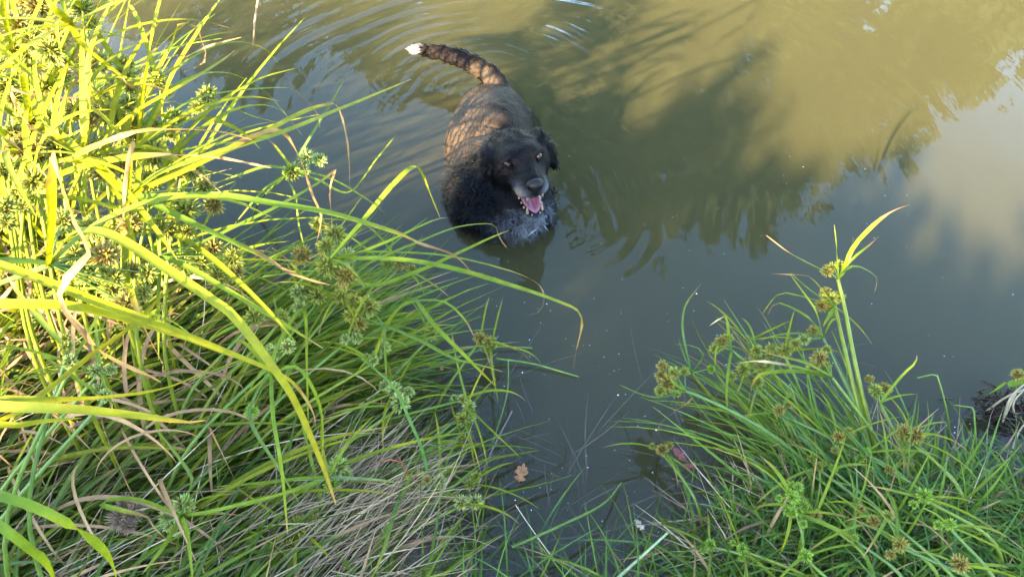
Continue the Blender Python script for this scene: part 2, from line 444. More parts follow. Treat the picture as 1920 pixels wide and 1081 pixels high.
# ------------------------------------------------------------------ the dog
class Field:
    def __init__(self, lo, hi, h):
        self.lo = np.array(lo); self.h = h
        self.n = (np.ceil((np.array(hi) - self.lo) / h)).astype(int) + 1
        self.F = np.full(self.n, 1.0, dtype=np.float32)
        self.ax = [self.lo[i] + h * np.arange(self.n[i]) for i in range(3)]
    def sl(self, lo, hi):
        s = []
        for i in range(3):
            a = int(np.clip(math.floor((lo[i] - self.lo[i]) / self.h), 0, self.n[i])); b = int(np.clip(math.ceil((hi[i] - self.lo[i]) / self.h) + 1, 0, self.n[i]))
            s.append(slice(a, b))
        return tuple(s)
    def pts(self, s):
        return np.stack(np.meshgrid(*[self.ax[i][s[i]] for i in range(3)], indexing='ij'), -1)
    def put(self, s, d, k, sub=False):
        F = self.F[s]
        d = d.astype(np.float32)
        if sub:
            d = -d
            hh = np.clip(0.5 - 0.5 * (F - d) / k, 0, 1); hh = 1 - hh
            self.F[s] = np.maximum(F, d) + (np.maximum(k - np.abs(F - d), 0) ** 2) / (4 * k)
        else:
            self.F[s] = np.minimum(F, d) - (np.maximum(k - np.abs(F - d), 0) ** 2) / (4 * k)
    def ell(self, c, r, k=0.02, R=None, sub=False):
        c = np.array(c); r = np.array(r); m = r.max() + 0.03 + k
        s = self.sl(c - m, c + m)
        p = self.pts(s) - c
        if R is not None: p = p @ R            # columns of R = local axes
        k0 = np.linalg.norm(p / r, axis=-1); k1 = np.linalg.norm(p / r ** 2, axis=-1)
        self.put(s, np.where(k1 > 1e-6, k0 * (k0 - 1) / np.maximum(k1, 1e-6), -r.min()), k, sub)
    def cone(self, a, ra, b, rb, k=0.02, sub=False):
        a = np.array(a, float); b = np.array(b, float); m = max(ra, rb) + 0.03 + k
        s = self.sl(np.minimum(a, b) - m, np.maximum(a, b) + m)
        p = self.pts(s) - a; ab = b - a
        t = np.clip((p @ ab) / (ab @ ab), 0, 1)
        self.put(s, np.linalg.norm(p - t[..., None] * ab, axis=-1) - (ra + (rb - ra) * t), k, sub)

def surface_nets(F, lo, h):
    s = F < 0
    n = np.array(F.shape)
    c = np.zeros(n - 1, dtype=np.int8)
    for dx in (0, 1):
        for dy in (0, 1):
            for dz in (0, 1):
                c += s[dx:n[0] - 1 + dx, dy:n[1] - 1 + dy, dz:n[2] - 1 + dz]
    act = (c > 0) & (c < 8)
    idx = np.argwhere(act)
    vid = np.full(n - 1, -1, dtype=np.int32); vid[act] = np.arange(len(idx))
    acc = np.zeros((len(idx), 3)); cnt = np.zeros(len(idx))
    corners = [(x, y, z) for x in (0, 1) for y in (0, 1) for z in (0, 1)]
    for i, a in enumerate(corners):
        for b in corners[i + 1:]:
            if sum(abs(np.array(a) - np.array(b))) != 1: continue
            fa = F[tuple((idx + a).T)]; fb = F[tuple((idx + b).T)]
            m = (fa < 0) != (fb < 0)
            t = fa[m] / (fa[m] - fb[m])
            acc[m] += np.array(a) + (np.array(b) - np.array(a)) * t[:, None]; cnt[m] += 1
    V = lo + (idx + acc / np.maximum(cnt, 1)[:, None]) * h
    quads = []
    for ax in range(3):
        o = [i for i in range(3) if i != ax]
        sl0 = [slice(1, n[i] - 1) for i in range(3)]; sl0[ax] = slice(0, n[ax] - 1)
        sl1 = list(sl0); sl1[ax] = slice(1, n[ax])
        a, b = s[tuple(sl0)], s[tuple(sl1)]
        e = np.argwhere(a != b)
        flip = a[tuple(e.T)]
        e = e + np.array([0 if i == ax else 1 for i in range(3)])
        u = np.zeros(3, int); u[o[0]] = 1; w = np.zeros(3, int); w[o[1]] = 1
        q = np.stack([vid[tuple((e - u - w).T)], vid[tuple((e - w).T)], vid[tuple(e.T)], vid[tuple((e - u).T)]], -1)
        if ax == 1: flip = ~flip
        q[~flip] = q[~flip][:, ::-1]
        quads.append(q)
    return V, np.concatenate(quads)

HSC = 1.10                                                  # size of the head
HO = np.array([0.016, 1.862, 0.224])                       # middle of the skull
hf = nrm([0.27, -0.94, 0.13])
hu = nrm(np.array([0, 0, 1.0]) - hf * hf[2])
hs = np.cross(hu, hf)                                       # towards picture right
roll = math.radians(5)
hs, hu = hs * math.cos(roll) + hu * math.sin(roll), hu * math.cos(roll) - hs * math.sin(roll)
HR = np.stack([hf, hs, hu], axis=1)
def HL(f, s, u): return HO + (hf * f + hs * s + hu * u) * HSC

fd = Field((-0.46, 1.60, -0.42), (0.20, 2.76, 0.34), 0.005)
# trunk
def yaw(a):
    c, s = math.cos(a), math.sin(a); return np.array([[c, -s, 0], [s, c, 0], [0, 0, 1.0]])
fd.ell((-0.078, 2.15, -0.035), (0.176, 0.34, 0.185), 0.03, yaw(0.05))
fd.ell((-0.060, 1.92, -0.01), (0.165, 0.18, 0.170), 0.06)
fd.ell((-0.066, 2.37, -0.055), (0.128, 0.15, 0.140), 0.06)
fd.ell((-0.075, 2.12, -0.13), (0.15, 0.26, 0.14), 0.05)
fd.cone((-0.045, 1.92, 0.06), 0.125, (0.012, 1.862, 0.15), 0.098, 0.05)
fd.ell((-0.005, 1.800, 0.00), (0.130, 0.085, 0.115), 0.05)
fd.ell((-0.10, 1.83, 0.03), (0.085, 0.09, 0.12), 0.04)
fd.ell((0.06, 1.82, 0.04), (0.07, 0.08, 0.12), 0.04)
# legs standing on the pond bed
for sx, y0, hind in ((-0.155, 1.86, 0), (0.055, 1.86, 0), (-0.165, 2.36, 1), (0.035, 2.36, 1)):
    if not hind:
        fd.cone((sx, y0, -0.08), 0.062, (sx, y0 + 0.03, -0.22), 0.042, 0.03)
        fd.cone((sx, y0 + 0.03, -0.22), 0.040, (sx, y0 - 0.01, -0.38), 0.030, 0.02)
    else:
        fd.cone((sx, y0, -0.08), 0.085, (sx, y0 - 0.07, -0.21), 0.050, 0.03)
        fd.cone((sx, y0 - 0.07, -0.21), 0.046, (sx, y0 + 0.07, -0.30), 0.030, 0.02)
        fd.cone((sx, y0 + 0.07, -0.30), 0.029, (sx, y0 + 0.04, -0.385), 0.027, 0.015)
    fd.ell((sx, y0 - 0.03 + 0.06 * hind, -0.392), (0.032, 0.05, 0.024), 0.02)
# tail
tail_px = [(936, 168, 0.055), (928, 150, 0.085), (905, 130, 0.105), (870, 112, 0.115), (835, 101, 0.115), (800, 95, 0.115), (778, 93, 0.115)]
tail_pts = catmull([P(*q) for q in tail_px], 15)
tail_r = np.interp(np.linspace(0, 1, 15), [0, 0.15, 0.5, 0.8, 1], [0.042, 0.029, 0.024, 0.018, 0.007])
for i in range(14): fd.cone(tail_pts[i], tail_r[i], tail_pts[i + 1], tail_r[i + 1], 0.015)
# head
def he(c, r, k=0.015, sub=False, R=None): fd.ell(HL(*c), np.array(r) * HSC, k, HR if R is None else R, sub)
def hc(a, ra, b, rb, k=0.015, sub=False): fd.cone(HL(*a), ra * HSC, HL(*b), rb * HSC, k, sub)
he((0.0, 0, -0.010), (0.090, 0.082, 0.052), 0.02)
he((-0.045, 0, -0.045), (0.08, 0.085, 0.066), 0.03)
for q in (-1, 1):
    he((0.015, q * 0.050, -0.035), (0.060, 0.040, 0.050), 0.025)     # cheek
    he((0.052, q * 0.030, 0.024), (0.030, 0.024, 0.016), 0.02)       # brow
    hc((0.06, q * 0.030, -0.038), 0.032, (0.138, q * 0.024, -0.042), 0.025, 0.015)   # lips
hc((0.05, 0, -0.010), 0.040, (0.148, 0, -0.016), 0.031, 0.02)        # muzzle bridge
he((0.152, 0, -0.028), (0.030, 0.036, 0.028), 0.012)
hc((0.0, 0, -0.085), 0.046, (0.070, 0, -0.118), 0.031, 0.02)         # lower jaw
hc((0.070, 0, -0.118), 0.031, (0.130, 0, -0.142), 0.025, 0.015)
for q in (-1, 1):
    he((0.078, q * 0.047, 0.006), (0.014, 0.015, 0.009), 0.006, True)     # eye sockets
    hc((0.066, q * 0.030, 0.021), 0.0085, (0.052, q * 0.062, 0.014), 0.0075, 0.008)   # upper eyelid
    # folded ears hanging beside the skull
    Re = HR @ np.array([[1, 0, 0], [0, math.cos(0.35 * q), -math.sin(0.35 * q)], [0, math.sin(0.35 * q), math.cos(0.35 * q)]])
    fd.ell(HL(-0.015, q * 0.080, 0.008), (0.044, 0.022, 0.024), 0.015, HR)
    fd.ell(HL(-0.008, q * 0.098, -0.022), (0.040, 0.015, 0.050), 0.010, Re)
    fd.ell(HL(0.000, q * 0.100, -0.054), (0.028, 0.013, 0.032), 0.010, Re)
MC, MS = math.cos(0.30), math.sin(0.30)
he((0.118, 0, -0.086), (0.078, 0.041, 0.029), 0.006, True, HR @ np.array([[MC, 0, MS], [0, 1, 0], [-MS, 0, MC]]))   # open mouth
V, Q = surface_nets(fd.F, fd.lo, fd.h)
# relax
from_e = np.concatenate([Q[:, [0, 1]], Q[:, [1, 2]], Q[:, [2, 3]], Q[:, [3, 0]]])
for it in range(3):
    acc = np.zeros_like(V); cn = np.zeros(len(V))
    np.add.at(acc, from_e[:, 0], V[from_e[:, 1]]); np.add.at(cn, from_e[:, 0], 1)
    np.add.at(acc, from_e[:, 1], V[from_e[:, 0]]); np.add.at(cn, from_e[:, 1], 1)
    V = V + 0.4 * (acc / cn[:, None] - V)
# lumps of wet coat
e1 = V[Q[:, 2]] - V[Q[:, 0]]; e2 = V[Q[:, 3]] - V[Q[:, 1]]; qn = np.cross(e1, e2)
vn = np.zeros_like(V)
for k_ in range(4): np.add.at(vn, Q[:, k_], qn)
vn = nrm(vn)
top_ = (V[:, 2] > 0.12) & (V[:, 1] > 2.0) & (V[:, 1] < 2.3)
if vn[top_, 2].mean() < 0: vn = -vn
lh0 = (V - HO) @ HR / HSC
on_head = np.clip((lh0[:, 0] + 0.03) / 0.04, 0, 1) * np.clip((0.10 - np.abs(lh0[:, 1])) / 0.01, 0, 1) * (V[:, 2] > 0.07) * (V[:, 1] < 1.93)
lump = wav(V[:, 0] + 0.3 * V[:, 2], V[:, 1] + V[:, 2], 31, 10, 90, 220) + 0.8 * wav(V[:, 2] - V[:, 0], V[:, 1], 32, 10, 60, 160)
ampl = np.where(V[:, 1] < 1.95, 0.008, 0.0016) * (1 - on_head)
ampl = np.where(V[:, 1] > 2.47, 0.005, ampl)
V = V + vn * (lump * ampl)[:, None]
fold = np.exp(-((V[:, 1] - 2.02 + 0.25 * V[:, 0]) / 0.010) ** 2) + 0.8 * np.exp(-((V[:, 1] - 2.065 + 0.3 * V[:, 0]) / 0.009) ** 2)
V = V - vn * (0.006 * fold * (V[:, 0] < 0.02) * (V[:, 2] > -0.05))[:, None]     # skin folds behind the shoulder
lh = (V - HO) @ HR / HSC                                        # head coordinates of every vertex

def dog_colour(V, lh):
    f, s, u = lh.T
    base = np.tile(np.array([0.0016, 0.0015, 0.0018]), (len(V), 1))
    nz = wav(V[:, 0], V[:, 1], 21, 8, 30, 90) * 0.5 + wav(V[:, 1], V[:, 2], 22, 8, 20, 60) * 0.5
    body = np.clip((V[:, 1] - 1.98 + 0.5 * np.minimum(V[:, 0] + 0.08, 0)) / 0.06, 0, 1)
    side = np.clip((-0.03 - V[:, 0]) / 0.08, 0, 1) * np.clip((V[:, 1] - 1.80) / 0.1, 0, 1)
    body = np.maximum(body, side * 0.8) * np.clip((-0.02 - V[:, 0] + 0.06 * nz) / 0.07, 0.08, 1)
    base = lerp(base, np.array([0.055, 0.037, 0.022]) * (1 + 0.3 * nz[:, None]), body[:, None])  # sunlit sheen painted brown on the left; right side black, part shade, part fur
    # grey muzzle and chin
    g = np.exp(-((f - 0.150) / 0.030) ** 2 - ((np.abs(s) - 0.030) / 0.018) ** 2 - ((u + 0.040) / 0.020) ** 2) * 0.6
    g = np.maximum(g, 0.6 * np.exp(-((f - 0.14) / 0.04) ** 2 - ((u + 0.155) / 0.016) ** 2))
    base = lerp(base, np.array([0.30, 0.31, 0.33]), np.clip(g * (0.7 + 0.5 * nz), 0, 1)[:, None])
    # white blaze on the chest
    ch = np.exp(-((V[:, 0] - 0.035) / 0.055) ** 2) * np.clip((1.83 - V[:, 1]) / 0.04, 0, 1) * np.clip((0.085 - V[:, 2]) / 0.04, 0, 1) * 1.0
    base = lerp(base, np.array([0.16, 0.16, 0.165]), np.clip(ch * (0.65 + 0.9 * nz), 0, 1)[:, None])
    # white tail tip
    dt = np.linalg.norm(V - tail_pts[-1], axis=1)
    base = lerp(base, np.array([0.22, 0.18, 0.16]), np.clip((0.058 - dt) / 0.03, 0, 1)[:, None])
    tl = np.clip((V[:, 1] - 2.47) / 0.03, 0, 1) * (dt > 0.05)
    base = lerp(base, np.array([0.005, 0.0032, 0.0028]) * (1 + 0.4 * nz[:, None]), (tl * 0.9)[:, None])
    return base
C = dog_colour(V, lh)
f, s, u = lh.T
mouth = (((f - 0.118) * MC - (u + 0.086) * MS) / 0.083) ** 2 + (s / 0.044) ** 2 + (((f - 0.118) * MS + (u + 0.086) * MC) / 0.032) ** 2 < 1.0
C[mouth] = np.array([0.045, 0.012, 0.014])

def fur_material(name, rough, spec):
    m, nt, out = mat_new(name); L = nt.links.new
    at = N_(nt, "ShaderNodeAttribute", attribute_name="Col")
    pb = N_(nt, "ShaderNodeBsdfPrincipled", Roughness=rough)
    pb.inputs["Specular IOR Level"].default_value = spec
    pb.inputs["Sheen Weight"].default_value = 0.0
    pb.inputs["Sheen Roughness"].default_value = 0.4
    L(at.outputs["Color"], pb.inputs["Base Color"])
    tc = N_(nt, "ShaderNodeTexCoord")
    mp = N_(nt, "ShaderNodeMapping"); mp.inputs["Scale"].default_value = (1.0, 0.35, 1.0); L(tc.outputs["Object"], mp.inputs["Vector"])
    nz = N_(nt, "ShaderNodeTexNoise", Scale=180.0, Detail=4.0); L(mp.outputs[0], nz.inputs["Vector"])
    bp = N_(nt, "ShaderNodeBump", Strength=0.7, Distance=0.006); L(nz.outputs["Fac"], bp.inputs["Height"]); L(bp.outputs[0], pb.inputs["Normal"])
    L(pb.outputs[0], out.inputs[0])
    return m
M_FUR = fur_material("dog_coat", 0.55, 0.07)
M_LOCK = fur_material("dog_locks", 0.42, 0.06)
dog_loc = np.array([-0.06, 2.1, -0.41])
dog = thing("dog", dog_loc, "wet black dog with white tail tip standing chest deep in the pond, mouth open", "dog")
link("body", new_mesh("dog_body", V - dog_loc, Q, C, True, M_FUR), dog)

# fur: short tapered locks following the lie of the coat
tri = np.concatenate([Q[:, [0, 1, 2]], Q[:, [0, 2, 3]]])
A, B_, C_ = V[tri[:, 0]], V[tri[:, 1]], V[tri[:, 2]]
nv = np.cross(B_ - A, C_ - A); area = np.linalg.norm(nv, axis=1) * 0.5; nv = nrm(nv)
cen = (A + B_ + C_) / 3
if (nv * (cen - np.array([-0.06, 2.1, -0.05])))[:, 2][cen[:, 2] > 0.13].mean() < 0: nv = -nv
lc = (cen - HO) @ HR / HSC
head = (lc[:, 0] > -0.06) & (lc[:, 2] > -0.14) & (np.abs(lc[:, 1]) < 0.125) & (cen[:, 1] < 1.93) & (cen[:, 2] > 0.08)
face = head & (np.abs(lc[:, 1]) < 0.082) & (lc[:, 0] > -0.02)
bare = (lc[:, 0] > 0.10) & (np.abs(lc[:, 1]) < 0.045) & (lc[:, 2] < 0.02) & (lc[:, 2] > -0.10)
eyes = (np.abs(np.abs(lc[:, 1]) - 0.046) < 0.022) & (np.abs(lc[:, 2] - 0.010) < 0.018) & (lc[:, 0] > 0.04)
w = area * np.where(cen[:, 2] < -0.02, 0, 1.0) * np.where(bare | eyes, 0.0, 1.0) * np.where(face, 0.8, 1.0)
NF = 34000
ti = RNG.choice(len(tri), NF, p=w / w.sum())
r1, r2 = RNG.uniform(size=(2, NF)); sq = np.sqrt(r1)
bp_ = A[ti] * (1 - sq)[:, None] + B_[ti] * (sq * (1 - r2))[:, None] + C_[ti] * (sq * r2)[:, None]
bn = nv[ti]; isface = face[ti]; ishead = head[ti]
ruff = (~ishead) & (bp_[:, 1] < 1.93)
tailm = bp_[:, 1] > 2.475
flow = np.tile(np.array([0.0, 1.0, -0.25]), (NF, 1))
flow[ruff] = np.array([-0.1, 0.25, -1.0])
flow[ishead] = -hf * 1.0 + np.array([0, 0, -0.25])
earm = ishead & (np.abs(((bp_ - HO) @ HR / HSC)[:, 1]) > 0.085)
flow[earm] = np.array([0, 0.1, -1.0])
tdir = nrm(tail_pts[-1] - tail_pts[2]); flow[tailm] = tdir + np.array([0, 0, -0.3])
flow = flow + RNG.normal(size=(NF, 3)) * np.where(ruff, 0.35, 0.22)[:, None]
flow = nrm(flow - (flow * bn).sum(1, keepdims=True) * bn)
ln = np.full(NF, 0.014); ln[ruff] = 0.043; ln[isface] = 0.007; ln[ishead & ~isface] = 0.024; ln[tailm] = 0.030
ln = ln * RNG.uniform(0.6, 1.35, NF)
lift = np.where(ruff | earm, 0.34, 0.20); lift[isface] = 0.15; lift[tailm] = 0.4
K = 4
t = np.linspace(0, 1, K)
side = np.cross(flow, bn)
ph = RNG.uniform(0, 6.28, NF); wamp = np.where(ruff, 0.20, 0.05)
paths = bp_[:, None] - bn[:, None] * 0.001 + (flow * ln[:, None])[:, None] * t[None, :, None] \
    + (bn * (ln * lift)[:, None])[:, None] * (t * (1.3 - 0.8 * t))[None, :, None] \
    + side[:, None] * (ln * wamp)[:, None, None] * np.sin(t[None] * 5 + ph[:, None])[:, :, None]
wd = np.where(ruff | tailm, 0.0060, 0.0028); wd[isface] = 0.0018
S = nrm(side)[:, None] * (wd * RNG.uniform(0.6, 1.3, NF))[:, None, None] * 0.5 * (np.array([0.8, 1.0, 0.75, 0.08])[None, :, None])
FV = np.stack([paths - S, paths + S], 2).reshape(-1, 3)
ix = np.arange(NF * K * 2).reshape(NF, K, 2)
FQ = np.stack([ix[:, :-1, 0], ix[:, :-1, 1], ix[:, 1:, 1], ix[:, 1:, 0]], -1).reshape(-1, 4)
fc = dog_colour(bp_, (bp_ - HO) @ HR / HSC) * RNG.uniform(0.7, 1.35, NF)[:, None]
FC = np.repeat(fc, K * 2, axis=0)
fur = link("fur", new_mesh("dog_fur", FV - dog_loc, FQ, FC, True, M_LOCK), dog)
fur["kind"] = "stuff"

def uv_ball(n, m):
    v = []; f4 = []
    for i in range(n + 1):
        th = math.pi * i / n
        for j in range(m):
            a = 2 * math.pi * j / m
            v.append((math.sin(th) * math.cos(a), math.sin(th) * math.sin(a), math.cos(th)))
    for i in range(n):
        for j in range(m):
            f4.append((i * m + j, (i + 1) * m + j, (i + 1) * m + (j + 1) % m, i * m + (j + 1) % m))
    return np.array(v), np.array(f4)
BV, BF = uv_ball(12, 16)
M_EYE = simple("dog_eye", (0.020, 0.009, 0.005), 0.12, 0.4)
M_PUP = simple("dog_pupil", (0.003, 0.003, 0.003), 0.10, 0.4)
M_NOSE = simple("dog_nose", (0.006, 0.006, 0.007), 0.42, 0.15, 0.5, 500)
M_TONG = simple("dog_tongue", (0.17, 0.05, 0.065), 0.35, 0.5, 0.4, 300, 0.2, 80)
M_TOOTH = simple("dog_tooth", (0.26, 0.19, 0.11), 0.4, 0.5, 0, 0, 0.15, 150)
M_LIP = simple("dog_lip", (0.016, 0.012, 0.013), 0.25, 0.5, 0.3, 200)
for q in (-1, 1):
    e = link("eye", new_mesh("dog_eye", ((HL(0.0665, q * 0.0455, 0.008) + (BV * 0.0128) @ HR.T) - dog_loc), BF, None, True, M_EYE), dog)
    link("pupil", new_mesh("dog_pupil", ((HL(0.0705, q * 0.0470, 0.0095) + (BV * np.array([0.0090, 0.0086, 0.0086])) @ HR.T) - dog_loc), BF, None, True, M_PUP), e)
# nose with two nostril pits
nb = BV * np.array([0.019, 0.0245, 0.0185])
nb[:, 1] *= 1 + 0.25 * np.clip(nb[:, 2] / 0.0185, -1, 1)
for q in (-1, 1):
    d = np.linalg.norm((nb - np.array([0.017, q * 0.0105, -0.004])) / np.array([1.5, 0.8, 0.8]), axis=1)
    nb[:, 0] -= 0.009 * np.exp(-(d / 0.0052) ** 2)
link("nose", new_mesh("dog_nose", HL(0.178, 0, -0.006) + nb @ HR.T * HSC - dog_loc, BF, None, True, M_NOSE), dog)
# tongue
tb = BV * np.array([0.052, 0.028, 0.009])
tb[:, 2] += -0.004 * np.cos(tb[:, 1] / 0.021 * math.pi) - 0.10 * np.maximum(tb[:, 0], 0) ** 1.2 * 0.3
tb[:, 2] -= 0.003 * np.exp(-(tb[:, 1] / 0.004) ** 2)
link("tongue", new_mesh("dog_tongue", HL(0.102, 0, -0.104) + (tb @ np.array([[MC, 0, -MS], [0, 1, 0], [MS, 0, MC]])) @ HR.T * HSC - dog_loc, BF, None, True, M_TONG), dog)
def tooth(f_, s_, u_, ln_, r_, up, fw=0.0):
    k = 7; V_ = []
    for i, (h_, rr) in enumerate(((0, 1.0), (0.45, 0.8), (0.8, 0.4), (1.0, 0.06))):
        for j in range(k):
            a = 2 * math.pi * j / k
            V_.append((f_ + rr * r_ * math.cos(a) + fw * h_ * h_, s_ + rr * r_ * math.sin(a), u_ + up * ln_ * h_))
    F_ = [(i * k + j, i * k + (j + 1) % k, (i + 1) * k + (j + 1) % k, (i + 1) * k + j) for i in range(3) for j in range(k)]
    link("tooth", new_mesh("dog_tooth", HO + np.array(V_) @ HR.T * HSC - dog_loc, np.array(F_), None, True, M_TOOTH), dog)
for q in (-1, 1):
    tooth(0.134, q * 0.0225, -0.130, 0.026, 0.0050, 1, 0.004)
    tooth(0.158, q * 0.0230, -0.050, 0.022, 0.0048, -1, -0.004)
    for i in range(3): tooth(0.118 - 0.016 * i, q * (0.027 + 0.002 * i), -0.120 + 0.007 * i, random.uniform(0.006, 0.012), 0.0036, 1)
    pass
for i in (-1.5, -0.5, 0.5, 1.5):
    tooth(0.146, i * 0.0078, -0.133, 0.007, 0.0028, 1)

# ------------------------------------------------------------------ sedges
G_FRESH = np.array((0.112, 0.182, 0.018)); G_BLUE = np.array((0.066, 0.140, 0.040)); G_YEL = np.array((0.205, 0.205, 0.006))
TAN = np.array((0.34, 0.205, 0.10)); TAN2 = np.array((0.29, 0.17, 0.078)); BROWN = np.array((0.17, 0.085, 0.04)); STRAW = np.array((0.52, 0.41, 0.24))

def gh(x, y): return float(ground_h(np.array([x]), np.array([y]))[0])

def wprofile(t, wmax, base=0.7, tip=0.12):
    w = np.interp(t, [0, 0.12, 0.5, 0.85, 1.0], [base, 1.0, 0.95, 0.55, tip])
    return wmax * w

def blade_mesh(pts, wmax, origin, dry=1.1, col=G_FRESH, col2=None, keel=0.35, n=None, twist=0.0, base=0.7, drycol=TAN):
    pts = np.asarray(pts, float)
    L = np.linalg.norm(pts[1:] - pts[:-1], axis=1).sum()
    n = n or int(np.clip(L / 0.022, 8, 34))
    path = catmull(pts, n)
    t = np.linspace(0, 1, n)
    w = wprofile(t, wmax, base, 0.10 if dry > 1 else 0.22)
    rollv = np.full(n, random.uniform(-0.35, 0.35)) + twist * t
    C = lerp(np.asarray(col)[None], np.asarray(col2 if col2 is not None else lerp(col, G_YEL, 0.6))[None], (t ** 1.3)[:, None])
    if dry <= 1:
        k = np.clip((t - dry) / 0.07, 0, 1)
        yl = np.clip((t - dry + 0.10) / 0.10, 0, 1) * (1 - k)
        C = lerp(C, np.array((0.30, 0.22, 0.02)), (yl * 0.7)[:, None])
        dc = np.asarray(drycol)[None] * (0.85 + 0.25 * np.sin(t * 31 + random.uniform(0, 6)))[:, None]
        C = lerp(C, dc, k[:, None])
        edge = np.exp(-((t - dry) / 0.018) ** 2)
        C = lerp(C, BROWN, (edge * 0.7)[:, None])
        w = w * (1 - k * (0.35 + 0.18 * np.sin(t * 60 + random.uniform(0, 6))))
        rollv = rollv + k * (np.maximum(t - dry, 0) * random.choice((-1, 1)) * 7.0)
    V, F, C = ribbon(path[None] - np.asarray(origin), w[None], rollv[None], keel, C[None])
    return new_mesh("sedge_bract", V, F, C, True, M_BLADE)

def stem_mesh(pts, r0, r1, origin, col=G_FRESH, col2=None, n=10, sides=5):
    path = catmull(pts, n); t = np.linspace(0, 1, n)
    C = lerp(np.asarray(col)[None] * 0.9, np.asarray(col2 if col2 is not None else col)[None], t[:, None])
    V, F, C = tube((path - np.asarray(origin))[None], np.linspace(r0, r1, n)[None], sides, C[None])
    return new_mesh("sedge_stem", V, F, C, True, M_STEM)

# flower heads: balls of flat spikelets, six shared meshes of unit radius
def head_mesh(name, seed, n, c_in, c_mid, c_tip, wid=0.105, low=-0.9):
    r = np.random.default_rng(seed)
    V = []; F = []; C = []
    for i in range(n):
        z = low + (1 - low) * (i + 0.5) / n; a = i * 2.39996 + r.uniform(-0.3, 0.3)
        d = np.array([math.sqrt(max(1 - z * z, 0)) * math.cos(a), math.sqrt(max(1 - z * z, 0)) * math.sin(a), z])
        d = nrm(d + r.normal(size=3) * 0.12)
        s1 = nrm(np.cross(d, r.normal(size=3))); s2 = np.cross(d, s1)
        L = r.uniform(0.75, 1.1); w = wid * r.uniform(0.8, 1.25)
        b = len(V)
        V += [d * 0.22, d * L * 0.62 + s1 * w, d * L * 0.62 + s2 * w * 0.35, d * L * 0.62 - s1 * w, d * L * 0.62 - s2 * w * 0.35, d * L]
        F += [(b, b + 1, b + 2), (b, b + 2, b + 3), (b, b + 3, b + 4), (b, b + 4, b + 1), (b + 5, b + 2, b + 1), (b + 5, b + 3, b + 2), (b + 5, b + 4, b + 3), (b + 5, b + 1, b + 4)]
        j = r.uniform(0.75, 1.25)
        C += [np.array(c_in) * j] + [np.array(c_mid) * j * q for q in (1.0, 0.8, 1.0, 0.8)] + [np.array(c_tip) * j]
    return new_mesh(name, np.array(V), np.array(F), np.array(C) * 1.8, False, M_HEAD)
HEADS = {
    'olive': [head_mesh("olive_head", s, 130, (0.09, 0.06, 0.015), (0.14, 0.15, 0.022), (0.21, 0.22, 0.03)) for s in (1, 2)],
    'brown': [head_mesh("brown_head", s, 130, (0.11, 0.035, 0.012), (0.15, 0.11, 0.024), (0.23, 0.21, 0.035)) for s in (3, 4)],
    'green': [head_mesh("green_head", s, 130, (0.08, 0.10, 0.015), (0.13, 0.20, 0.022), (0.18, 0.26, 0.03), 0.11) for s in (5, 6)],
    'pale': [head_mesh("pale_head", s, 130, (0.12, 0.06, 0.02), (0.17, 0.20, 0.05), (0.25, 0.29, 0.08), 0.11) for s in (7, 8)],
    'dead': [head_mesh("dead_head", s, 130, (0.06, 0.035, 0.02), (0.12, 0.08, 0.05), (0.20, 0.14, 0.09), 0.05, -0.95) for s in (9,)],
}
def add_head(root, origin, pos, dia, kind, axis=None):
    me = random.choice(HEADS[kind])
    o = link("flower_head", me, root, [float(c) for c in (np.asarray(pos) - np.asarray(origin))])
    r = dia / 2 * (random.uniform(1.0, 1.35) if pos[0] < 0 else random.uniform(0.8, 1.1))
    o.scale = (r, r, r * random.uniform(0.85, 1.0))
    o.rotation_euler = (random.uniform(-0.7, 0.7), random.uniform(-0.7, 0.7), random.uniform(0, 6.28))
    return o

def arc_pts(p, az, el, L, droop, n=6, side=0.0):
    """a bract that leaves p at elevation el and bends down by `droop` radians"""
    pts = [np.array(p, float)]
    for i in range(n):
        t = (i + 0.5) / n
        e = el - droop * t ** 1.4; a = az + side * t
        pts.append(pts[-1] + L / n * np.array([math.cos(e) * math.cos(a), math.cos(e) * math.sin(a), math.sin(e)]))
    out = []
    for q in pts:
        q = q.copy(); q[2] = max(q[2], 0.006); out.append(q)
    return out

def sedge(hub, base, label, group, heads=(), bracts=(), nrand=3, blen=0.3, wid=0.009, col=None, spread=(0, 6.28), el=(0.2, 1.0), name="sedge_plant", stem_r=0.0042, bow=0.0, drychance=0.45, stem_pts=None):
    hub = np.asarray(hub, float); base = np.asarray(base, float)
    root = thing(name, base, label, "sedge", group)
    col = lerp(G_FRESH, random.choice((G_YEL, G_BLUE)), random.uniform(0, 0.6)) if col is None else np.asarray(col)
    mid = (hub + base) / 2 + np.array([0, 0, bow]) + (hub - base) * np.array([-0.12, -0.12, 0])
    link("stem", stem_mesh(stem_pts if stem_pts is not None else [base, mid, hub], stem_r * 1.15, stem_r * 0.8, base, lerp(col, G_YEL, 0.25), col), root)
    for b in bracts:
        link("bract", blade_mesh(origin=base, **b), root)
    for i in range(nrand):
        az = random.uniform(*spread)
        L = blen * random.uniform(0.55, 1.25)
        dry = random.uniform(0.55, 0.9) if random.random() < drychance else 1.1
        link("bract", blade_mesh(arc_pts(hub, az, random.uniform(*el), L, random.uniform(0.5, 1.9), side=random.uniform(-0.4, 0.4)), wid * random.uniform(0.7, 1.2), base, dry, lerp(col, G_YEL, random.uniform(0, 0.4))), root)
    for (p, dia, kind) in heads:
        p = np.asarray(p, float)
        d = p - hub
        holder = root
        if np.linalg.norm(d) > dia * 0.55:
            holder = link("ray", stem_mesh([hub, hub + d * 0.5 + np.array([0, 0, 0.004]), p], 0.0016, 0.0012, base, col, n=4, sides=4), root)
        add_head(holder, base, p, dia, kind)
    return root

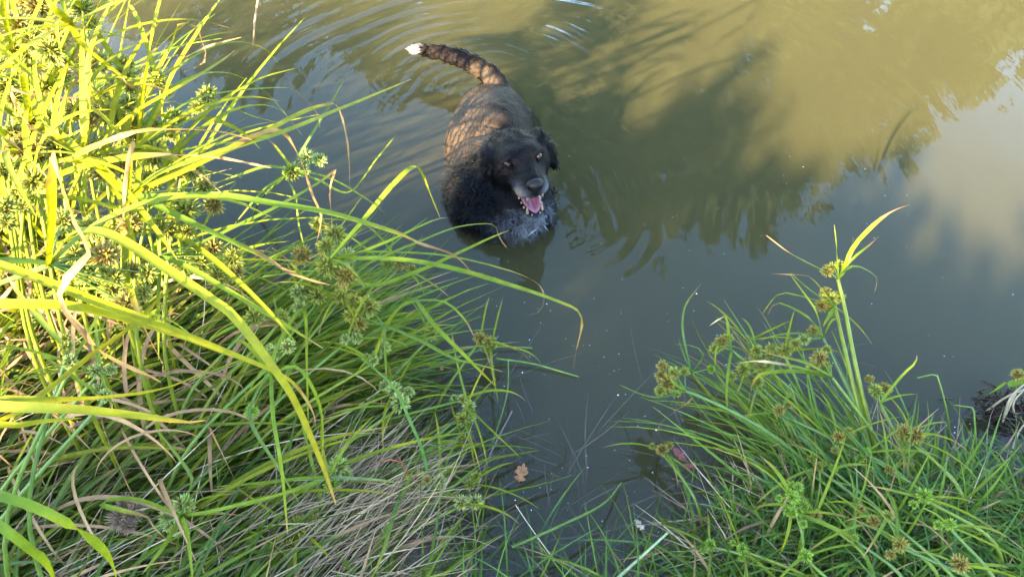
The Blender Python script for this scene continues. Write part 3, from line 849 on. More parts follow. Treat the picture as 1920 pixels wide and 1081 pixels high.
def tr(px, zs, w, dry=1.1, **kw):
    """bract traced in the photograph: list of pixels, heights interpolated over the listed key heights"""
    n = len(px)
    if len(zs) == n: z = zs
    else: z = np.interp(np.linspace(0, 1, n), np.linspace(0, 1, len(zs)), zs)
    return dict(pts=[P(a, b, c) for (a, b), c in zip(px, z)], wmax=w * 1.08, dry=dry, **kw)
def hd(px, py, z, dpx, kind='olive'):
    return (P(px, py, z), dpx * Pdepth(px, py, z) / FPX, kind)
def ground_pt(px, py):
    p = P(px, py, 0.1); p = P(px, py, max(gh(p[0], p[1]), -0.35)); p[2] = gh(p[0], p[1]); return p

LIT = "tall clump of sunlit sedges"
MAT = "sedges matted along the bank"
RGT = "sedges leaning out over the shallows"
yl = dict(col=G_YEL, col2=lerp(G_YEL, (0.26, 0.24, 0.02), 0.5))

# --- sedges traced one by one in the tall clump
b = ground_pt(120, 560)
sedge(P(133, 47, 1.12), P(60, 480, gh(-1.0, 1.2)), "sunlit sedge whose whorl of bracts tops the tall clump", LIT, nrand=2, blen=0.3, wid=0.013, heads=[hd(95, 95, 1.05, 55), hd(110, 70, 1.06, 50, 'brown'), hd(60, 75, 1.02, 52)],
      bracts=[tr([(133, 47), (69, 78), (0, 133), (-60, 190)], [1.12, 1.16, 1.1], 0.015, **yl), tr([(133, 47), (55, 62), (0, 108)], [1.12, 1.17, 1.12], 0.013, **yl),
              tr([(133, 47), (194, 17), (266, -10), (330, -35)], [1.12, 1.2, 1.18], 0.014, **yl), tr([(133, 47), (60, 38), (0, 37), (-60, 45)], [1.12, 1.12, 1.05], 0.012, **yl),
              tr([(133, 47), (100, 15), (80, -20)], [1.12, 1.2, 1.2], 0.012, **yl),
              tr([(133, 47), (160, 90), (222, 140), (240, 158), (268, 172)], [1.12, 1.1, 1.0, 0.95, 0.92], 0.011, 0.62, **yl)])
sedge(P(160, 300, 0.86), P(150, 520, gh(-0.9, 1.0)), "sunlit sedge with a straight upright blade and brown ribbon tip", LIT, nrand=3, blen=0.32, wid=0.012, heads=[hd(185, 118, 0.84, 50), hd(236, 120, 0.80, 46), hd(210, 218, 0.84, 52), hd(240, 195, 0.82, 40), hd(188, 185, 0.83, 46)],
      bracts=[tr([(160, 300), (160, 277), (155, 139), (155, 22)], [0.86, 0.95, 1.05, 1.12], 0.0125, base=1.0, **yl), tr([(160, 300), (105, 250), (119, 153), (150, 75), (190, 0)], [0.86, 0.95, 1.02, 1.1], 0.014, **yl),
              tr([(160, 300), (166, 200), (170, 97), (215, -10)], [0.86, 1.0, 1.12], 0.013, **yl),
              tr([(160, 300), (244, 219), (333, 166), (388, 133), (425, 108), (441, 93)], [0.86, 0.95, 0.9, 0.85], 0.012, 0.86, **yl),
              tr([(160, 300), (60, 240), (20, 170), (55, 176), (125, 183), (178, 181)], [0.86, 0.98, 1.05, 1.06, 1.05, 1.03], 0.009, 0.25, drycol=BROWN * 2.2)])
sedge(P(250, 290, 0.80), P(230, 500, gh(-0.75, 1.05)), "sunlit sedge throwing two long blades straight up beside the water", LIT, nrand=3, blen=0.35, wid=0.011, heads=[hd(290, 292, 0.78, 55), hd(330, 296, 0.76, 34), hd(388, 178, 0.62, 36), hd(372, 200, 0.62, 36)],
      bracts=[tr([(250, 290), (258, 272), (272, 166), (286, 69), (302, -15)], [0.80, 0.82, 0.95, 1.05, 1.1], 0.014, **yl), tr([(250, 290), (300, 204), (325, 137), (375, 54), (420, -12)], [0.8, 0.9, 0.98, 1.05], 0.010, **yl),
              tr([(250, 290), (300, 188), (360, 145), (425, 137), (467, 154), (508, 183), (567, 254)], [0.8, 0.86, 0.86, 0.8, 0.72, 0.64, 0.5], 0.007),
              tr([(250, 290), (340, 200), (425, 173), (533, 165), (558, 175), (592, 208), (600, 240)], [0.8, 0.84, 0.8, 0.72, 0.68, 0.62, 0.56], 0.007, 0.72),
              tr([(250, 290), (240, 240), (320, 90), (335, 48), (365, 50), (380, 80), (385, 115), (345, 135)], [0.8, 0.85, 0.95, 1.0, 0.98, 0.93, 0.9, 0.86], 0.011, 0.6, **yl),
              tr([(250, 290), (320, 245), (400, 205), (430, 202), (480, 220), (530, 232)], [0.8, 0.8, 0.72, 0.7, 0.62, 0.55], 0.009)])
sedge(P(95, 495, 0.93), P(-10, 640, gh(-1.1, 0.9)), "sedge with a wide kinked blade that ends in a long curling tan ribbon", LIT, nrand=2, blen=0.3, wid=0.012, stem_r=0.006,
      heads=[hd(140, 478, 0.88, 52), hd(196, 478, 0.86, 50, 'brown'), hd(168, 428, 0.88, 46), hd(118, 415, 0.9, 44), hd(128, 500, 0.86, 44, 'brown'), hd(165, 515, 0.84, 46), hd(212, 520, 0.82, 42), hd(245, 508, 0.8, 44, 'brown'), hd(276, 512, 0.8, 38), hd(210, 543, 0.8, 44), hd(236, 570, 0.78, 46, 'brown'), hd(268, 548, 0.78, 38)],
      bracts=[tr([(95, 495), (102, 400), (99, 320), (101, 287), (119, 355), (144, 417), (169, 472), (140, 505), (115, 540), (114, 572), (150, 616), (189, 658), (236, 685), (277, 702), (302, 716)], [0.93, 1.12, 1.24, 1.27, 1.24, 1.2, 1.15, 1.12, 1.1, 1.08, 1.05, 1.0, 0.96, 0.93, 0.9], 0.0165, 0.43, base=0.9, drycol=TAN2, **yl),
              tr([(95, 495), (130, 445), (164, 433), (208, 441), (264, 472), (333, 519), (402, 566), (444, 600), (519, 699), (561, 769), (608, 880), (630, 946)], [0.93, 0.98, 1.02, 1.03, 1.02, 1.0, 0.97, 0.94, 0.86, 0.78, 0.66, 0.58], 0.0135, 0.93, col=lerp(G_FRESH, G_YEL, 0.5), col2=np.array((0.30, 0.25, 0.02)))])
sedge(P(240, 370, 0.86), P(200, 560, gh(-0.8, 0.9)), "sedge with long blades reaching across the water towards the dog", LIT, nrand=2, blen=0.3, wid=0.011,
      heads=[hd(350, 395, 0.74, 46), hd(385, 350, 0.72, 44), hd(365, 318, 0.72, 40), hd(330, 370, 0.76, 42), hd(400, 385, 0.7, 40, 'brown'), hd(300, 420, 0.76, 40)],
      bracts=[tr([(240, 370), (300, 369), (416, 367), (500, 380), (605, 397), (677, 416), (755, 441), (783, 455), (838, 472), (866, 489), (888, 514), (922, 522)], [0.86, 0.9, 0.92, 0.9, 0.85, 0.8, 0.74, 0.7, 0.65, 0.6, 0.56, 0.54], 0.0115, 0.68, col=G_FRESH, drycol=TAN2 * 0.9),
              tr([(240, 370), (246, 300), (252, 266), (241, 300), (232, 364), (228, 417), (194, 447), (172, 470)], [0.86, 1.05, 1.1, 1.08, 1.04, 1.0, 0.98, 0.97], 0.012, 0.42, drycol=TAN2, **yl),
              tr([(240, 370), (272, 375), (361, 419), (444, 458), (497, 483), (533, 505), (575, 522), (630, 536), (678, 547)], [0.86, 0.88, 0.86, 0.8, 0.76, 0.73, 0.7, 0.66, 0.64], 0.0115, 0.58, drycol=TAN2 * 0.9),
              tr([(240, 370), (300, 340), (479, 258), (560, 215), (608, 198), (633, 200), (648, 250), (654, 300), (656, 358)], [0.86, 0.9, 0.9, 0.84, 0.8, 0.76, 0.7, 0.64, 0.58], 0.0125, 0.70, drycol=TAN, **yl),
              tr([(240, 370), (300, 325), (440, 277), (535, 247), (650, 200), (771, 149)], [0.86, 0.93, 0.95, 0.92, 0.84, 0.75], 0.0125, 0.97, col=lerp(G_FRESH, G_YEL, 0.4), col2=np.array((0.28, 0.25, 0.02))),
              tr([(240, 370), (180, 310), (133, 300), (244, 249), (322, 241), (416, 247), (472, 262)], [0.86, 0.95, 1.0, 1.04, 1.04, 1.0, 0.97], 0.012, 0.45, drycol=np.array((0.30, 0.18, 0.06)), **yl),
              tr([(240, 370), (330, 330), (440, 275), (490, 250), (525, 246), (550, 271), (571, 317), (590, 376), (601, 396), (600, 425), (591, 464)], [0.86, 0.92, 0.95, 0.94, 0.92, 0.88, 0.84, 0.79, 0.77, 0.74, 0.7], 0.0125, 0.42, drycol=np.array((0.29, 0.17, 0.06)), **yl)])
sedge(P(300, 480, 0.72), P(260, 620, gh(-0.75, 0.85)), "sedge bearing olive flower heads below the long crossing blades", LIT, nrand=2, blen=0.28, wid=0.010,
      heads=[hd(345, 492, 0.66, 44), hd(375, 492, 0.66, 48), hd(400, 466, 0.66, 42, 'brown'), hd(436, 484, 0.64, 46), hd(410, 516, 0.62, 44), hd(372, 470, 0.66, 38), hd(440, 510, 0.62, 36, 'brown')],
      bracts=[tr([(300, 480), (380, 455), (450, 422), (519, 389), (605, 339), (630, 317), (622, 335), (619, 369), (622, 405), (622, 441)], [0.72, 0.78, 0.8, 0.8, 0.76, 0.74, 0.72, 0.68, 0.64, 0.6], 0.0115, 0.70, drycol=TAN),
              tr([(300, 480), (380, 478), (440, 483), (480, 492)], [0.72, 0.76, 0.74, 0.7], 0.008), tr([(300, 480), (350, 500), (420, 540), (520, 600), (605, 652)], [0.72, 0.78, 0.76, 0.68, 0.6], 0.010, 0.95)])
sedge(P(-40, 485, 0.98), P(-160, 640, gh(-1.3, 0.9)), "sedge sending two long yellowing blades low across the matted leaves", LIT, nrand=2, blen=0.3, wid=0.012,
      bracts=[tr([(-40, 485), (0, 497), (97, 533), (166, 561), (277, 602), (361, 635), (500, 691), (545, 715), (575, 750), (590, 780), (592, 800)], [0.98, 1.0, 1.0, 0.99, 0.96, 0.92, 0.82, 0.77, 0.72, 0.68, 0.66], 0.013, 0.86, **yl),
              tr([(-40, 565), (0, 570), (111, 572), (166, 580), (236, 597), (333, 627), (420, 660), (500, 690)], [0.98, 1.0, 1.0, 0.98, 0.95, 0.9, 0.84, 0.77], 0.013, 0.97, **yl)])
sedge(P(-70, 752, 1.02), P(-140, 900, gh(-1.0, 0.6)), "near sedge holding two broad yellow blades level over the bank", LIT, nrand=0, blen=0.25, wid=0.012,
      bracts=[tr([(-70, 752), (0, 749), (111, 751), (222, 744), (305, 730), (375, 702), (411, 674)], [1.02, 1.06, 1.05, 1.0, 0.96, 0.9, 0.86], 0.0105, 0.98, **yl),
              tr([(-70, 752), (0, 762), (139, 767), (250, 778), (347, 791), (386, 788)], [1.02, 1.1, 1.12, 1.1, 1.06, 1.04], 0.011, 0.9, **yl),
              tr([(-70, 752), (0, 790), (83, 738), (166, 672), (250, 610), (300, 560), (335, 535)], [1.02, 0.95, 0.92, 0.88, 0.82, 0.78, 0.74], 0.0115, 0.97, **yl),
              tr([(-70, 752), (0, 797), (80, 790), (153, 783)], [1.02, 1.02, 1.0, 0.98], 0.008, **yl)])
sedge(P(-60, 915, 1.0), P(-150, 1020, gh(-1.0, 0.45)), "near sedge with two wide green blades arching down over the bank", LIT, nrand=0,
      bracts=[tr([(-60, 915), (0, 930), (65, 951), (135, 987), (187, 1024), (214, 1058), (223, 1120)], [1.0, 1.03, 1.02, 0.98, 0.92, 0.85, 0.75], 0.0105, col=G_FRESH * 1.1, col2=G_YEL),
              tr([(-60, 940), (0, 984), (52, 1024), (86, 1055), (110, 1110)], [1.0, 1.0, 0.96, 0.9, 0.8], 0.0095, col=G_FRESH * 1.1, col2=G_YEL)])
# --- the sedge beside the dog, with the ribbon that hangs to the water
sedge(P(618, 487, 0.46), P(430, 640, gh(-0.55, 1.1)), "sedge leaning out beside the dog with a blade ending in a hanging tan ribbon", LIT, nrand=1, blen=0.2, wid=0.008,
      stem_pts=[P(430, 640, 0.1), P(520, 560, 0.30), P(618, 487, 0.46)],
      heads=[hd(614, 500, 0.44, 44), hd(648, 518, 0.42, 40, 'brown'), hd(628, 440, 0.46, 46), hd(596, 420, 0.46, 30), hd(566, 478, 0.44, 36, 'brown'), hd(612, 462, 0.46, 36), hd(650, 480, 0.43, 36, 'pale')],
      bracts=[tr([(618, 487), (700, 485), (783, 491), (866, 508), (950, 533), (1007, 551), (1060, 571), (1082, 582), (1091, 604), (1085, 637), (1078, 667), (1075, 690)], [0.46, 0.52, 0.55, 0.55, 0.52, 0.48, 0.43, 0.4, 0.36, 0.29, 0.23, 0.19], 0.0125, 0.78, col=G_FRESH, col2=G_YEL, drycol=np.array((0.36, 0.20, 0.07))),
              tr([(618, 487), (672, 425), (727, 358), (762, 322), (779, 313), (789, 322), (806, 363), (825, 408)], [0.46, 0.56, 0.62, 0.64, 0.62, 0.59, 0.5, 0.42], 0.0125, 0.97, col=G_FRESH, col2=G_YEL),
              tr([(618, 487), (661, 478), (727, 453), (811, 414), (844, 407)], [0.46, 0.5, 0.52, 0.48, 0.45], 0.008, 0.88, drycol=TAN2),
              tr([(618, 487), (661, 505), (727, 478), (783, 455), (852, 428), (905, 420), (928, 424), (936, 445), (950, 464)], [0.46, 0.42, 0.44, 0.44, 0.4, 0.36, 0.33, 0.29, 0.26], 0.011, 0.86, drycol=TAN2),
              tr([(618, 487), (690, 535), (780, 510), (858, 475), (922, 445), (954, 432)], [0.46, 0.40, 0.42, 0.4, 0.35, 0.32], 0.0095, 0.95, col=G_FRESH, col2=G_YEL),
              tr([(618, 487), (658, 476), (727, 473), (838, 480), (942, 504), (992, 522), (1013, 537), (1020, 555), (1017, 575), (1004, 588), (986, 590)], [0.46, 0.5, 0.52, 0.5, 0.44, 0.4, 0.37, 0.34, 0.31, 0.28, 0.26], 0.0085, 0.68, drycol=TAN2)])
sedge(P(548, 318, 0.42), P(470, 470, gh(-0.7, 1.6)), "small sedge standing alone in the water between clump and dog", LIT, nrand=1, blen=0.2, wid=0.007,
      heads=[hd(575, 294, 0.42, 36, 'pale'), hd(600, 300, 0.40, 26, 'pale'), hd(548, 322, 0.41, 34), hd(570, 320, 0.4, 28, 'pale')],
      bracts=[tr([(548, 318), (500, 313), (450, 328), (400, 345)], [0.42, 0.46, 0.45, 0.4], 0.010), tr([(548, 318), (500, 352), (480, 372), (440, 420)], [0.42, 0.42, 0.4, 0.34], 0.007),
              tr([(548, 318), (564, 287), (617, 200), (646, 148)], [0.42, 0.48, 0.58, 0.64], 0.008, col=G_BLUE), tr([(548, 318), (600, 340), (655, 361), (705, 300), (745, 250)], [0.42, 0.42, 0.45, 0.52, 0.56], 0.008),
              tr([(548, 318), (530, 322), (552, 360), (560, 420), (575, 480)], [0.42, 0.44, 0.36, 0.28, 0.2], 0.006), tr([(548, 318), (620, 335), (700, 382), (740, 420)], [0.42, 0.44, 0.36, 0.26], 0.006)])

# --- traced sedges lying in the matted bank
sedge(P(341, 967, 0.30), P(150, 1060, gh(-0.75, 0.6)), "sedge with pale star-like flower heads beside the brown seed head", MAT, nrand=1, blen=0.2, wid=0.009,
      heads=[hd(344, 946, 0.30, 38, 'pale'), hd(316, 968, 0.28, 36, 'pale'), hd(335, 990, 0.28, 34, 'pale'), hd(322, 985, 0.28, 30, 'pale')],
      bracts=[tr([(341, 967), (352, 930), (359, 896), (330, 850), (289, 800)], [0.30, 0.42, 0.5, 0.5, 0.48], 0.008, col=G_BLUE), tr([(341, 967), (352, 1000), (358, 1050), (363, 1100)], [0.3, 0.38, 0.4, 0.4], 0.010, col=G_FRESH * 1.2),
              tr([(341, 967), (400, 957), (500, 933), (570, 915)], [0.3, 0.36, 0.36, 0.3], 0.007, col=G_FRESH * 1.2), tr([(341, 967), (310, 1020), (266, 1076)], [0.3, 0.36, 0.34], 0.010),
              tr([(341, 967), (380, 935), (435, 925)], [0.3, 0.36, 0.34], 0.007, 0.9), tr([(341, 967), (250, 935), (190, 945), (275, 968), (290, 990), (320, 1018)], [0.3, 0.4, 0.42, 0.42, 0.4, 0.36], 0.010, 0.72, drycol=TAN * 0.8)])
sedge(P(617, 894, 0.26), P(430, 1010, gh(-0.4, 0.7)), "sedge with a pale stem lying level across the straw", MAT, nrand=1, blen=0.22, wid=0.007,
      heads=[hd(634, 876, 0.25, 40, 'pale'), hd(622, 908, 0.24, 30, 'green'), hd(650, 888, 0.24, 28, 'pale')],
      bracts=[tr([(617, 894), (560, 898), (480, 906), (400, 912)], [0.26, 0.3, 0.3, 0.28], 0.008, col=G_FRESH * 1.2), tr([(617, 894), (640, 850), (670, 810), (700, 780)], [0.26, 0.32, 0.36, 0.38], 0.008),
              tr([(617, 894), (560, 915), (450, 951)], [0.26, 0.3, 0.28], 0.008), tr([(617, 894), (700, 899), (752, 905)], [0.26, 0.28, 0.27], 0.008, col=np.array((0.16, 0.22, 0.10)))])
sedge(P(762, 903, 0.20), P(640, 1010, gh(-0.2, 0.75)), "sedge with a reddish withered flower head above the pale straw", MAT, nrand=0,
      heads=[hd(780, 900, 0.20, 34, 'brown'), hd(800, 898, 0.20, 24, 'brown'), hd(776, 915, 0.19, 26, 'pale')],
      bracts=[tr([(762, 903), (762, 880), (745, 862), (700, 865), (665, 865)], [0.2, 0.26, 0.28, 0.28, 0.27], 0.008, 0.2, drycol=np.array((0.22, 0.09, 0.06))), tr([(762, 903), (755, 870), (735, 838)], [0.2, 0.27, 0.3], 0.007, 0.2, drycol=np.array((0.22, 0.09, 0.06))),
              tr([(801, 886), (790, 840), (773, 800), (739, 727), (700, 690), (658, 649)], [0.22, 0.3, 0.36, 0.44, 0.46, 0.46], 0.0075, col=G_BLUE * 1.2, col2=G_FRESH), tr([(762, 903), (780, 930), (788, 958)], [0.2, 0.2, 0.18], 0.006, 0.2, drycol=np.array((0.22, 0.09, 0.06))),
              tr([(762, 903), (740, 960), (720, 1030), (695, 1090)], [0.2, 0.26, 0.3, 0.3], 0.010, col=G_BLUE * 0.9)])
sedge(P(508, 700, 0.55), P(430, 830, gh(-0.55, 0.85)), "slender sedge with narrow blades hanging over the dark tangle", MAT, nrand=2, blen=0.25, wid=0.007,
      heads=[hd(472, 771, 0.42, 34, 'green')],
      bracts=[tr([(508, 700), (512, 780), (528, 878), (536, 960), (539, 1000)], [0.55, 0.58, 0.52, 0.45, 0.42], 0.007, 0.9, col=G_FRESH * 1.2), tr([(508, 700), (560, 690), (600, 760), (606, 835), (602, 865)], [0.55, 0.6, 0.52, 0.42, 0.38], 0.0065, 0.9, col=G_FRESH),
              tr([(508, 700), (520, 650), (568, 580), (575, 700), (578, 800)], [0.55, 0.6, 0.62, 0.5, 0.4], 0.007, col=G_FRESH * 0.8), tr([(508, 700), (480, 740), (470, 790), (524, 880), (560, 940)], [0.55, 0.5, 0.48, 0.42, 0.38], 0.007, col=G_BLUE)])
sedge(P(720, 610, 0.36), P(560, 760, gh(-0.35, 1.0)), "sedge whose crossing blades point down to the water's edge", MAT, nrand=1, blen=0.2, wid=0.007,
      heads=[hd(690, 575, 0.34, 38), hd(660, 590, 0.34, 34), hd(675, 606, 0.33, 30, 'brown')],
      bracts=[tr([(720, 610), (790, 640), (850, 672), (905, 686), (943, 697)], [0.36, 0.4, 0.38, 0.32, 0.28], 0.0105, 0.96), tr([(780, 562), (815, 610), (860, 655), (900, 695), (927, 722)], [0.36, 0.42, 0.4, 0.34, 0.28], 0.010, 0.98, col2=G_YEL),
              tr([(720, 610), (760, 570), (830, 565), (872, 600), (890, 635), (905, 660)], [0.36, 0.42, 0.42, 0.38, 0.33, 0.28], 0.007, 0.72, drycol=TAN * 0.8)])

# --- traced sedges leaning out over the shallows
sedge(P(1571, 524, 0.34), P(1660, 880, gh(0.75, 0.85)), "upright sedge with a tan-tipped blade reaching highest over the open water", RGT, nrand=0,
      stem_pts=[P(1650, 880, 0.08), P(1604, 684, 0.26), P(1585, 582, 0.31), P(1571, 524, 0.34)], col=lerp(G_FRESH, G_YEL, 0.5), stem_r=0.0055,
      heads=[hd(1562, 500, 0.35, 32), hd(1550, 508, 0.34, 26, 'brown'), hd(1574, 496, 0.35, 26)],
      bracts=[tr([(1571, 524), (1568, 470), (1564, 421)], [0.34, 0.44, 0.5], 0.0085, 0.95, col=G_FRESH * 1.1), tr([(1571, 524), (1599, 466), (1630, 430), (1652, 410), (1676, 394), (1706, 383)], [0.34, 0.44, 0.5, 0.52, 0.53, 0.52], 0.0105, 0.66, col=lerp(G_FRESH, G_YEL, 0.4), drycol=TAN2),
              tr([(1571, 524), (1548, 510), (1483, 476), (1437, 441)], [0.34, 0.38, 0.42, 0.44], 0.006, 0.62, drycol=TAN2), tr([(1571, 524), (1590, 495), (1604, 480), (1627, 462), (1648, 443)], [0.34, 0.38, 0.4, 0.4, 0.4], 0.006, 0.72, drycol=TAN2),
              tr([(1571, 524), (1590, 505), (1608, 499), (1643, 520), (1640, 546)], [0.34, 0.4, 0.4, 0.35, 0.3], 0.007, 0.8), tr([(1571, 524), (1595, 480), (1600, 445)], [0.34, 0.42, 0.45], 0.005, 0.5)])
sedge(P(1566, 575, 0.28), P(1640, 890, gh(0.72, 0.82)), "sedge with paired yellowish stems and olive heads below the tallest whorl", RGT, nrand=1, blen=0.16, wid=0.007,
      stem_pts=[P(1640, 890, 0.08), P(1599, 721, 0.22), P(1566, 575, 0.28)], col=lerp(G_FRESH, G_YEL, 0.6), stem_r=0.0055,
      heads=[hd(1556, 560, 0.28, 42, 'olive'), hd(1542, 572, 0.27, 36, 'brown'), hd(1572, 556, 0.27, 30), hd(1548, 548, 0.28, 28, 'brown'), hd(1560, 582, 0.26, 30)],
      bracts=[tr([(1566, 575), (1520, 545), (1480, 510)], [0.28, 0.36, 0.38], 0.0085), tr([(1566, 575), (1550, 600), (1543, 612)], [0.28, 0.3, 0.28], 0.010, col=G_FRESH * 1.2), tr([(1566, 575), (1500, 555), (1460, 552), (1428, 590)], [0.28, 0.36, 0.34, 0.26], 0.0065),
              tr([(1566, 575), (1520, 520), (1485, 515), (1440, 512)], [0.28, 0.33, 0.33, 0.3], 0.004, 0.4)])
sedge(P(1543, 633, 0.24), P(1640, 880, gh(0.7, 0.85)), "sedge with a blade arching left to a browned tip over the shallows", RGT, nrand=1, blen=0.16, wid=0.007,
      heads=[hd(1508, 636, 0.23, 34, 'pale'), hd(1492, 645, 0.22, 26), hd(1525, 620, 0.24, 28, 'brown')],
      bracts=[tr([(1543, 633), (1520, 600), (1490, 580), (1456, 568), (1440, 588)], [0.24, 0.34, 0.35, 0.33, 0.29], 0.0095, 0.9), tr([(1543, 633), (1530, 585), (1515, 560), (1482, 515)], [0.24, 0.34, 0.37, 0.4], 0.006), tr([(1543, 633), (1560, 600), (1580, 598)], [0.24, 0.3, 0.28], 0.005)])
sedge(P(1560, 707, 0.26), P(1680, 900, gh(0.75, 0.8)), "sedge with two long flat blades drooping tan tips across its neighbours", RGT, nrand=0,
      heads=[hd(1537, 672, 0.25, 42, 'brown'), hd(1545, 690, 0.24, 36), hd(1525, 690, 0.24, 34, 'brown'), hd(1550, 655, 0.24, 26)],
      bracts=[tr([(1560, 707), (1492, 696), (1432, 700), (1415, 712), (1406, 735), (1404, 756)], [0.26, 0.34, 0.32, 0.29, 0.25, 0.22], 0.0105, 0.75, drycol=TAN * 0.8), tr([(1560, 707), (1500, 690), (1460, 682), (1420, 676), (1372, 681)], [0.26, 0.35, 0.35, 0.33, 0.3], 0.0105, 0.6, drycol=STRAW),
              tr([(1560, 707), (1510, 680), (1462, 668), (1440, 662)], [0.26, 0.34, 0.32, 0.3], 0.008, 0.8)])
sedge(P(1650, 755, 0.22), P(1700, 900, gh(0.8, 0.8)), "sedge at the pond edge with one blade angled up over the open water", RGT, nrand=2, blen=0.14, wid=0.006,
      heads=[hd(1642, 732, 0.22, 40), hd(1630, 710, 0.22, 24, 'brown'), hd(1658, 728, 0.21, 30, 'brown')],
      bracts=[tr([(1650, 755), (1690, 705), (1716, 680), (1719, 664)], [0.22, 0.28, 0.3, 0.29], 0.006, 0.9)])
sedge(P(1284, 732, 0.20), P(1560, 920, gh(0.6, 0.8)), "sedge stretched out over the water to a big olive flower head", RGT, nrand=0,
      stem_pts=[P(1560, 920, 0.06), P(1463, 826, 0.18), P(1355, 762, 0.22), P(1284, 732, 0.20)], stem_r=0.0052,
      heads=[hd(1254, 718, 0.2, 46, 'brown'), hd(1240, 732, 0.19, 34), hd(1262, 700, 0.2, 34), hd(1242, 686, 0.2, 26, 'brown'), hd(1284, 696, 0.2, 22), hd(1240, 705, 0.19, 30, 'brown'), hd(1268, 735, 0.18, 26)],
      bracts=[tr([(1284, 732), (1265, 720), (1255, 706)], [0.2, 0.24, 0.23], 0.011, col=G_FRESH * 1.2), tr([(1284, 732), (1270, 735), (1252, 728)], [0.2, 0.23, 0.22], 0.009), tr([(1284, 732), (1240, 745), (1200, 738), (1160, 720)], [0.2, 0.18, 0.12, 0.04], 0.006, col=G_BLUE),
              tr([(1284, 732), (1300, 745), (1240, 790), (1237, 820), (1260, 860)], [0.2, 0.2, 0.14, 0.1, 0.05], 0.005, 0.2, drycol=TAN2 * 0.8)])
sedge(P(1297, 700, 0.16), P(1400, 860, gh(0.5, 0.9)), "thin bluish sedge blade rising in a long curve from the shallows", RGT, nrand=0,
      heads=[hd(1333, 692, 0.15, 26, 'green')], bracts=[tr([(1297, 700), (1285, 650), (1279, 610), (1284, 575), (1300, 550), (1316, 530)], [0.16, 0.24, 0.28, 0.3, 0.3, 0.3], 0.006, 0.82, col=G_BLUE, drycol=TAN2 * 0.8),
              tr([(1297, 700), (1280, 660), (1272, 634)], [0.16, 0.2, 0.22], 0.004, col=G_BLUE), tr([(1297, 700), (1320, 665), (1300, 648), (1262, 645)], [0.16, 0.24, 0.24, 0.2], 0.005, col=G_BLUE)])
sedge(P(1372, 657, 0.20), P(1560, 850, gh(0.6, 0.9)), "sedge with a rounded olive head lying over its own reflection", RGT, nrand=0,
      heads=[hd(1353, 640, 0.2, 36, 'brown'), hd(1342, 652, 0.19, 28), hd(1364, 634, 0.2, 28)],
      bracts=[tr([(1372, 657), (1365, 620), (1362, 593), (1345, 600), (1330, 610)], [0.2, 0.28, 0.3, 0.28, 0.26], 0.008, 0.8, drycol=STRAW), tr([(1372, 657), (1366, 690), (1362, 740), (1365, 780)], [0.2, 0.22, 0.2, 0.16], 0.007), tr([(1372, 657), (1345, 650), (1340, 690)], [0.2, 0.22, 0.18], 0.006)])

# --- the remaining flower heads of the photograph, each on a sedge of its own
MARKS = [(120, 60, "below the topmost whorl of bracts"), (40, 200, "deep in the sunlit clump"), (120, 380, "beside the wide kinked blade"), (260, 180, "beside the straight upright blades"), (300, 360, "under the long crossing blades"), (30, 400, "behind the wide kinked blade"),
         (350, 552, "near the blue plastic scrap"), (560, 480, "beside the sedge with the hanging ribbon"), (740, 500, "on the water near the dog"), (600, 600, "above the crossing blades of the bank"), (150, 690, "beside the long curling tan ribbon"), (20, 640, "behind the long curling tan ribbon"), (-20, 770, "under the level yellow blades"), (90, 810, "just below the level yellow blades"), (40, 920, "under the wide arching blades"), (70, 1040, "below the wide arching blades"), (300, 1040, "below the pale star-like heads"), (420, 860, "between seed head and straw"), (300, 780, "under the longest diagonal blade"), (380, 690, "between the crossing yellow blades"), (240, 957, "near the dry seed head"), (560, 990, "among the pale straw"),
         (740, 750, "over the dark tangle at the bank edge"), (880, 780, "at the bank edge facing the inlet"), (900, 640, "where the stems float out from the bank"), (860, 930, "at the bank edge beside the straw"), (1391, 680, "beside the long drooping blades"), (1460, 660, "under the arching browned blade"), (1240, 846, "beside the red drowned leaf"),
         (1460, 780, "on the fanned out stems"), (1570, 830, "at the foot of the tallest whorl"), (1700, 820, "at the corner's edge by the open water"), (1500, 950, "beside the fluffy green heads"), (1640, 990, "in the middle of the grassy corner"), (1750, 950, "in the grass below the root clump"), (1790, 1050, "at the near end of the grassy corner"), (1350, 1025, "where the corner meets the inlet")]
def loose(px, py, z, dpx, kind, label, group, dirn, reach, nb=4, blen=0.22, wid=0.008, k=3, **kw):
    hub = P(px, py, z); d = dpx * Pdepth(px, py, z) / FPX
    a = math.atan2(dirn[1], dirn[0]) + random.uniform(-0.35, 0.35); r = reach * random.uniform(0.7, 1.2)
    bx, by = hub[0] + math.cos(a) * r, hub[1] + math.sin(a) * r
    base = np.array([bx, by, min(gh(bx, by), hub[2] - 0.02)])
    hs_ = [(hub + np.array([0, 0, d * 0.3]), d, kind)]
    for i in range(k - 1):
        q = random.uniform(0, 6.28)
        hs_.append((hub + np.array([math.cos(q) * d * 0.75, math.sin(q) * d * 0.75, random.uniform(-0.1, 0.35) * d]), d * random.uniform(0.6, 0.9), kind))
    near = min(MARKS, key=lambda m: (m[0] - px) ** 2 + (m[1] - py) ** 2)[2]
    if label.startswith("auto"):
        label = "%s sedge with %s %s flower head%s %s" % (label[5:], ("one", "two", "three", "four", "five", "six")[k - 1], {'olive': 'olive', 'brown': 'brownish', 'green': 'bright green', 'pale': 'pale green'}[kind], "s" if k > 1 else "", near)
    return sedge(hub, base, label, group, heads=hs_, nrand=nb, blen=blen, wid=wid, bow=0.05, **kw)
lab_t = "auto sunlit"
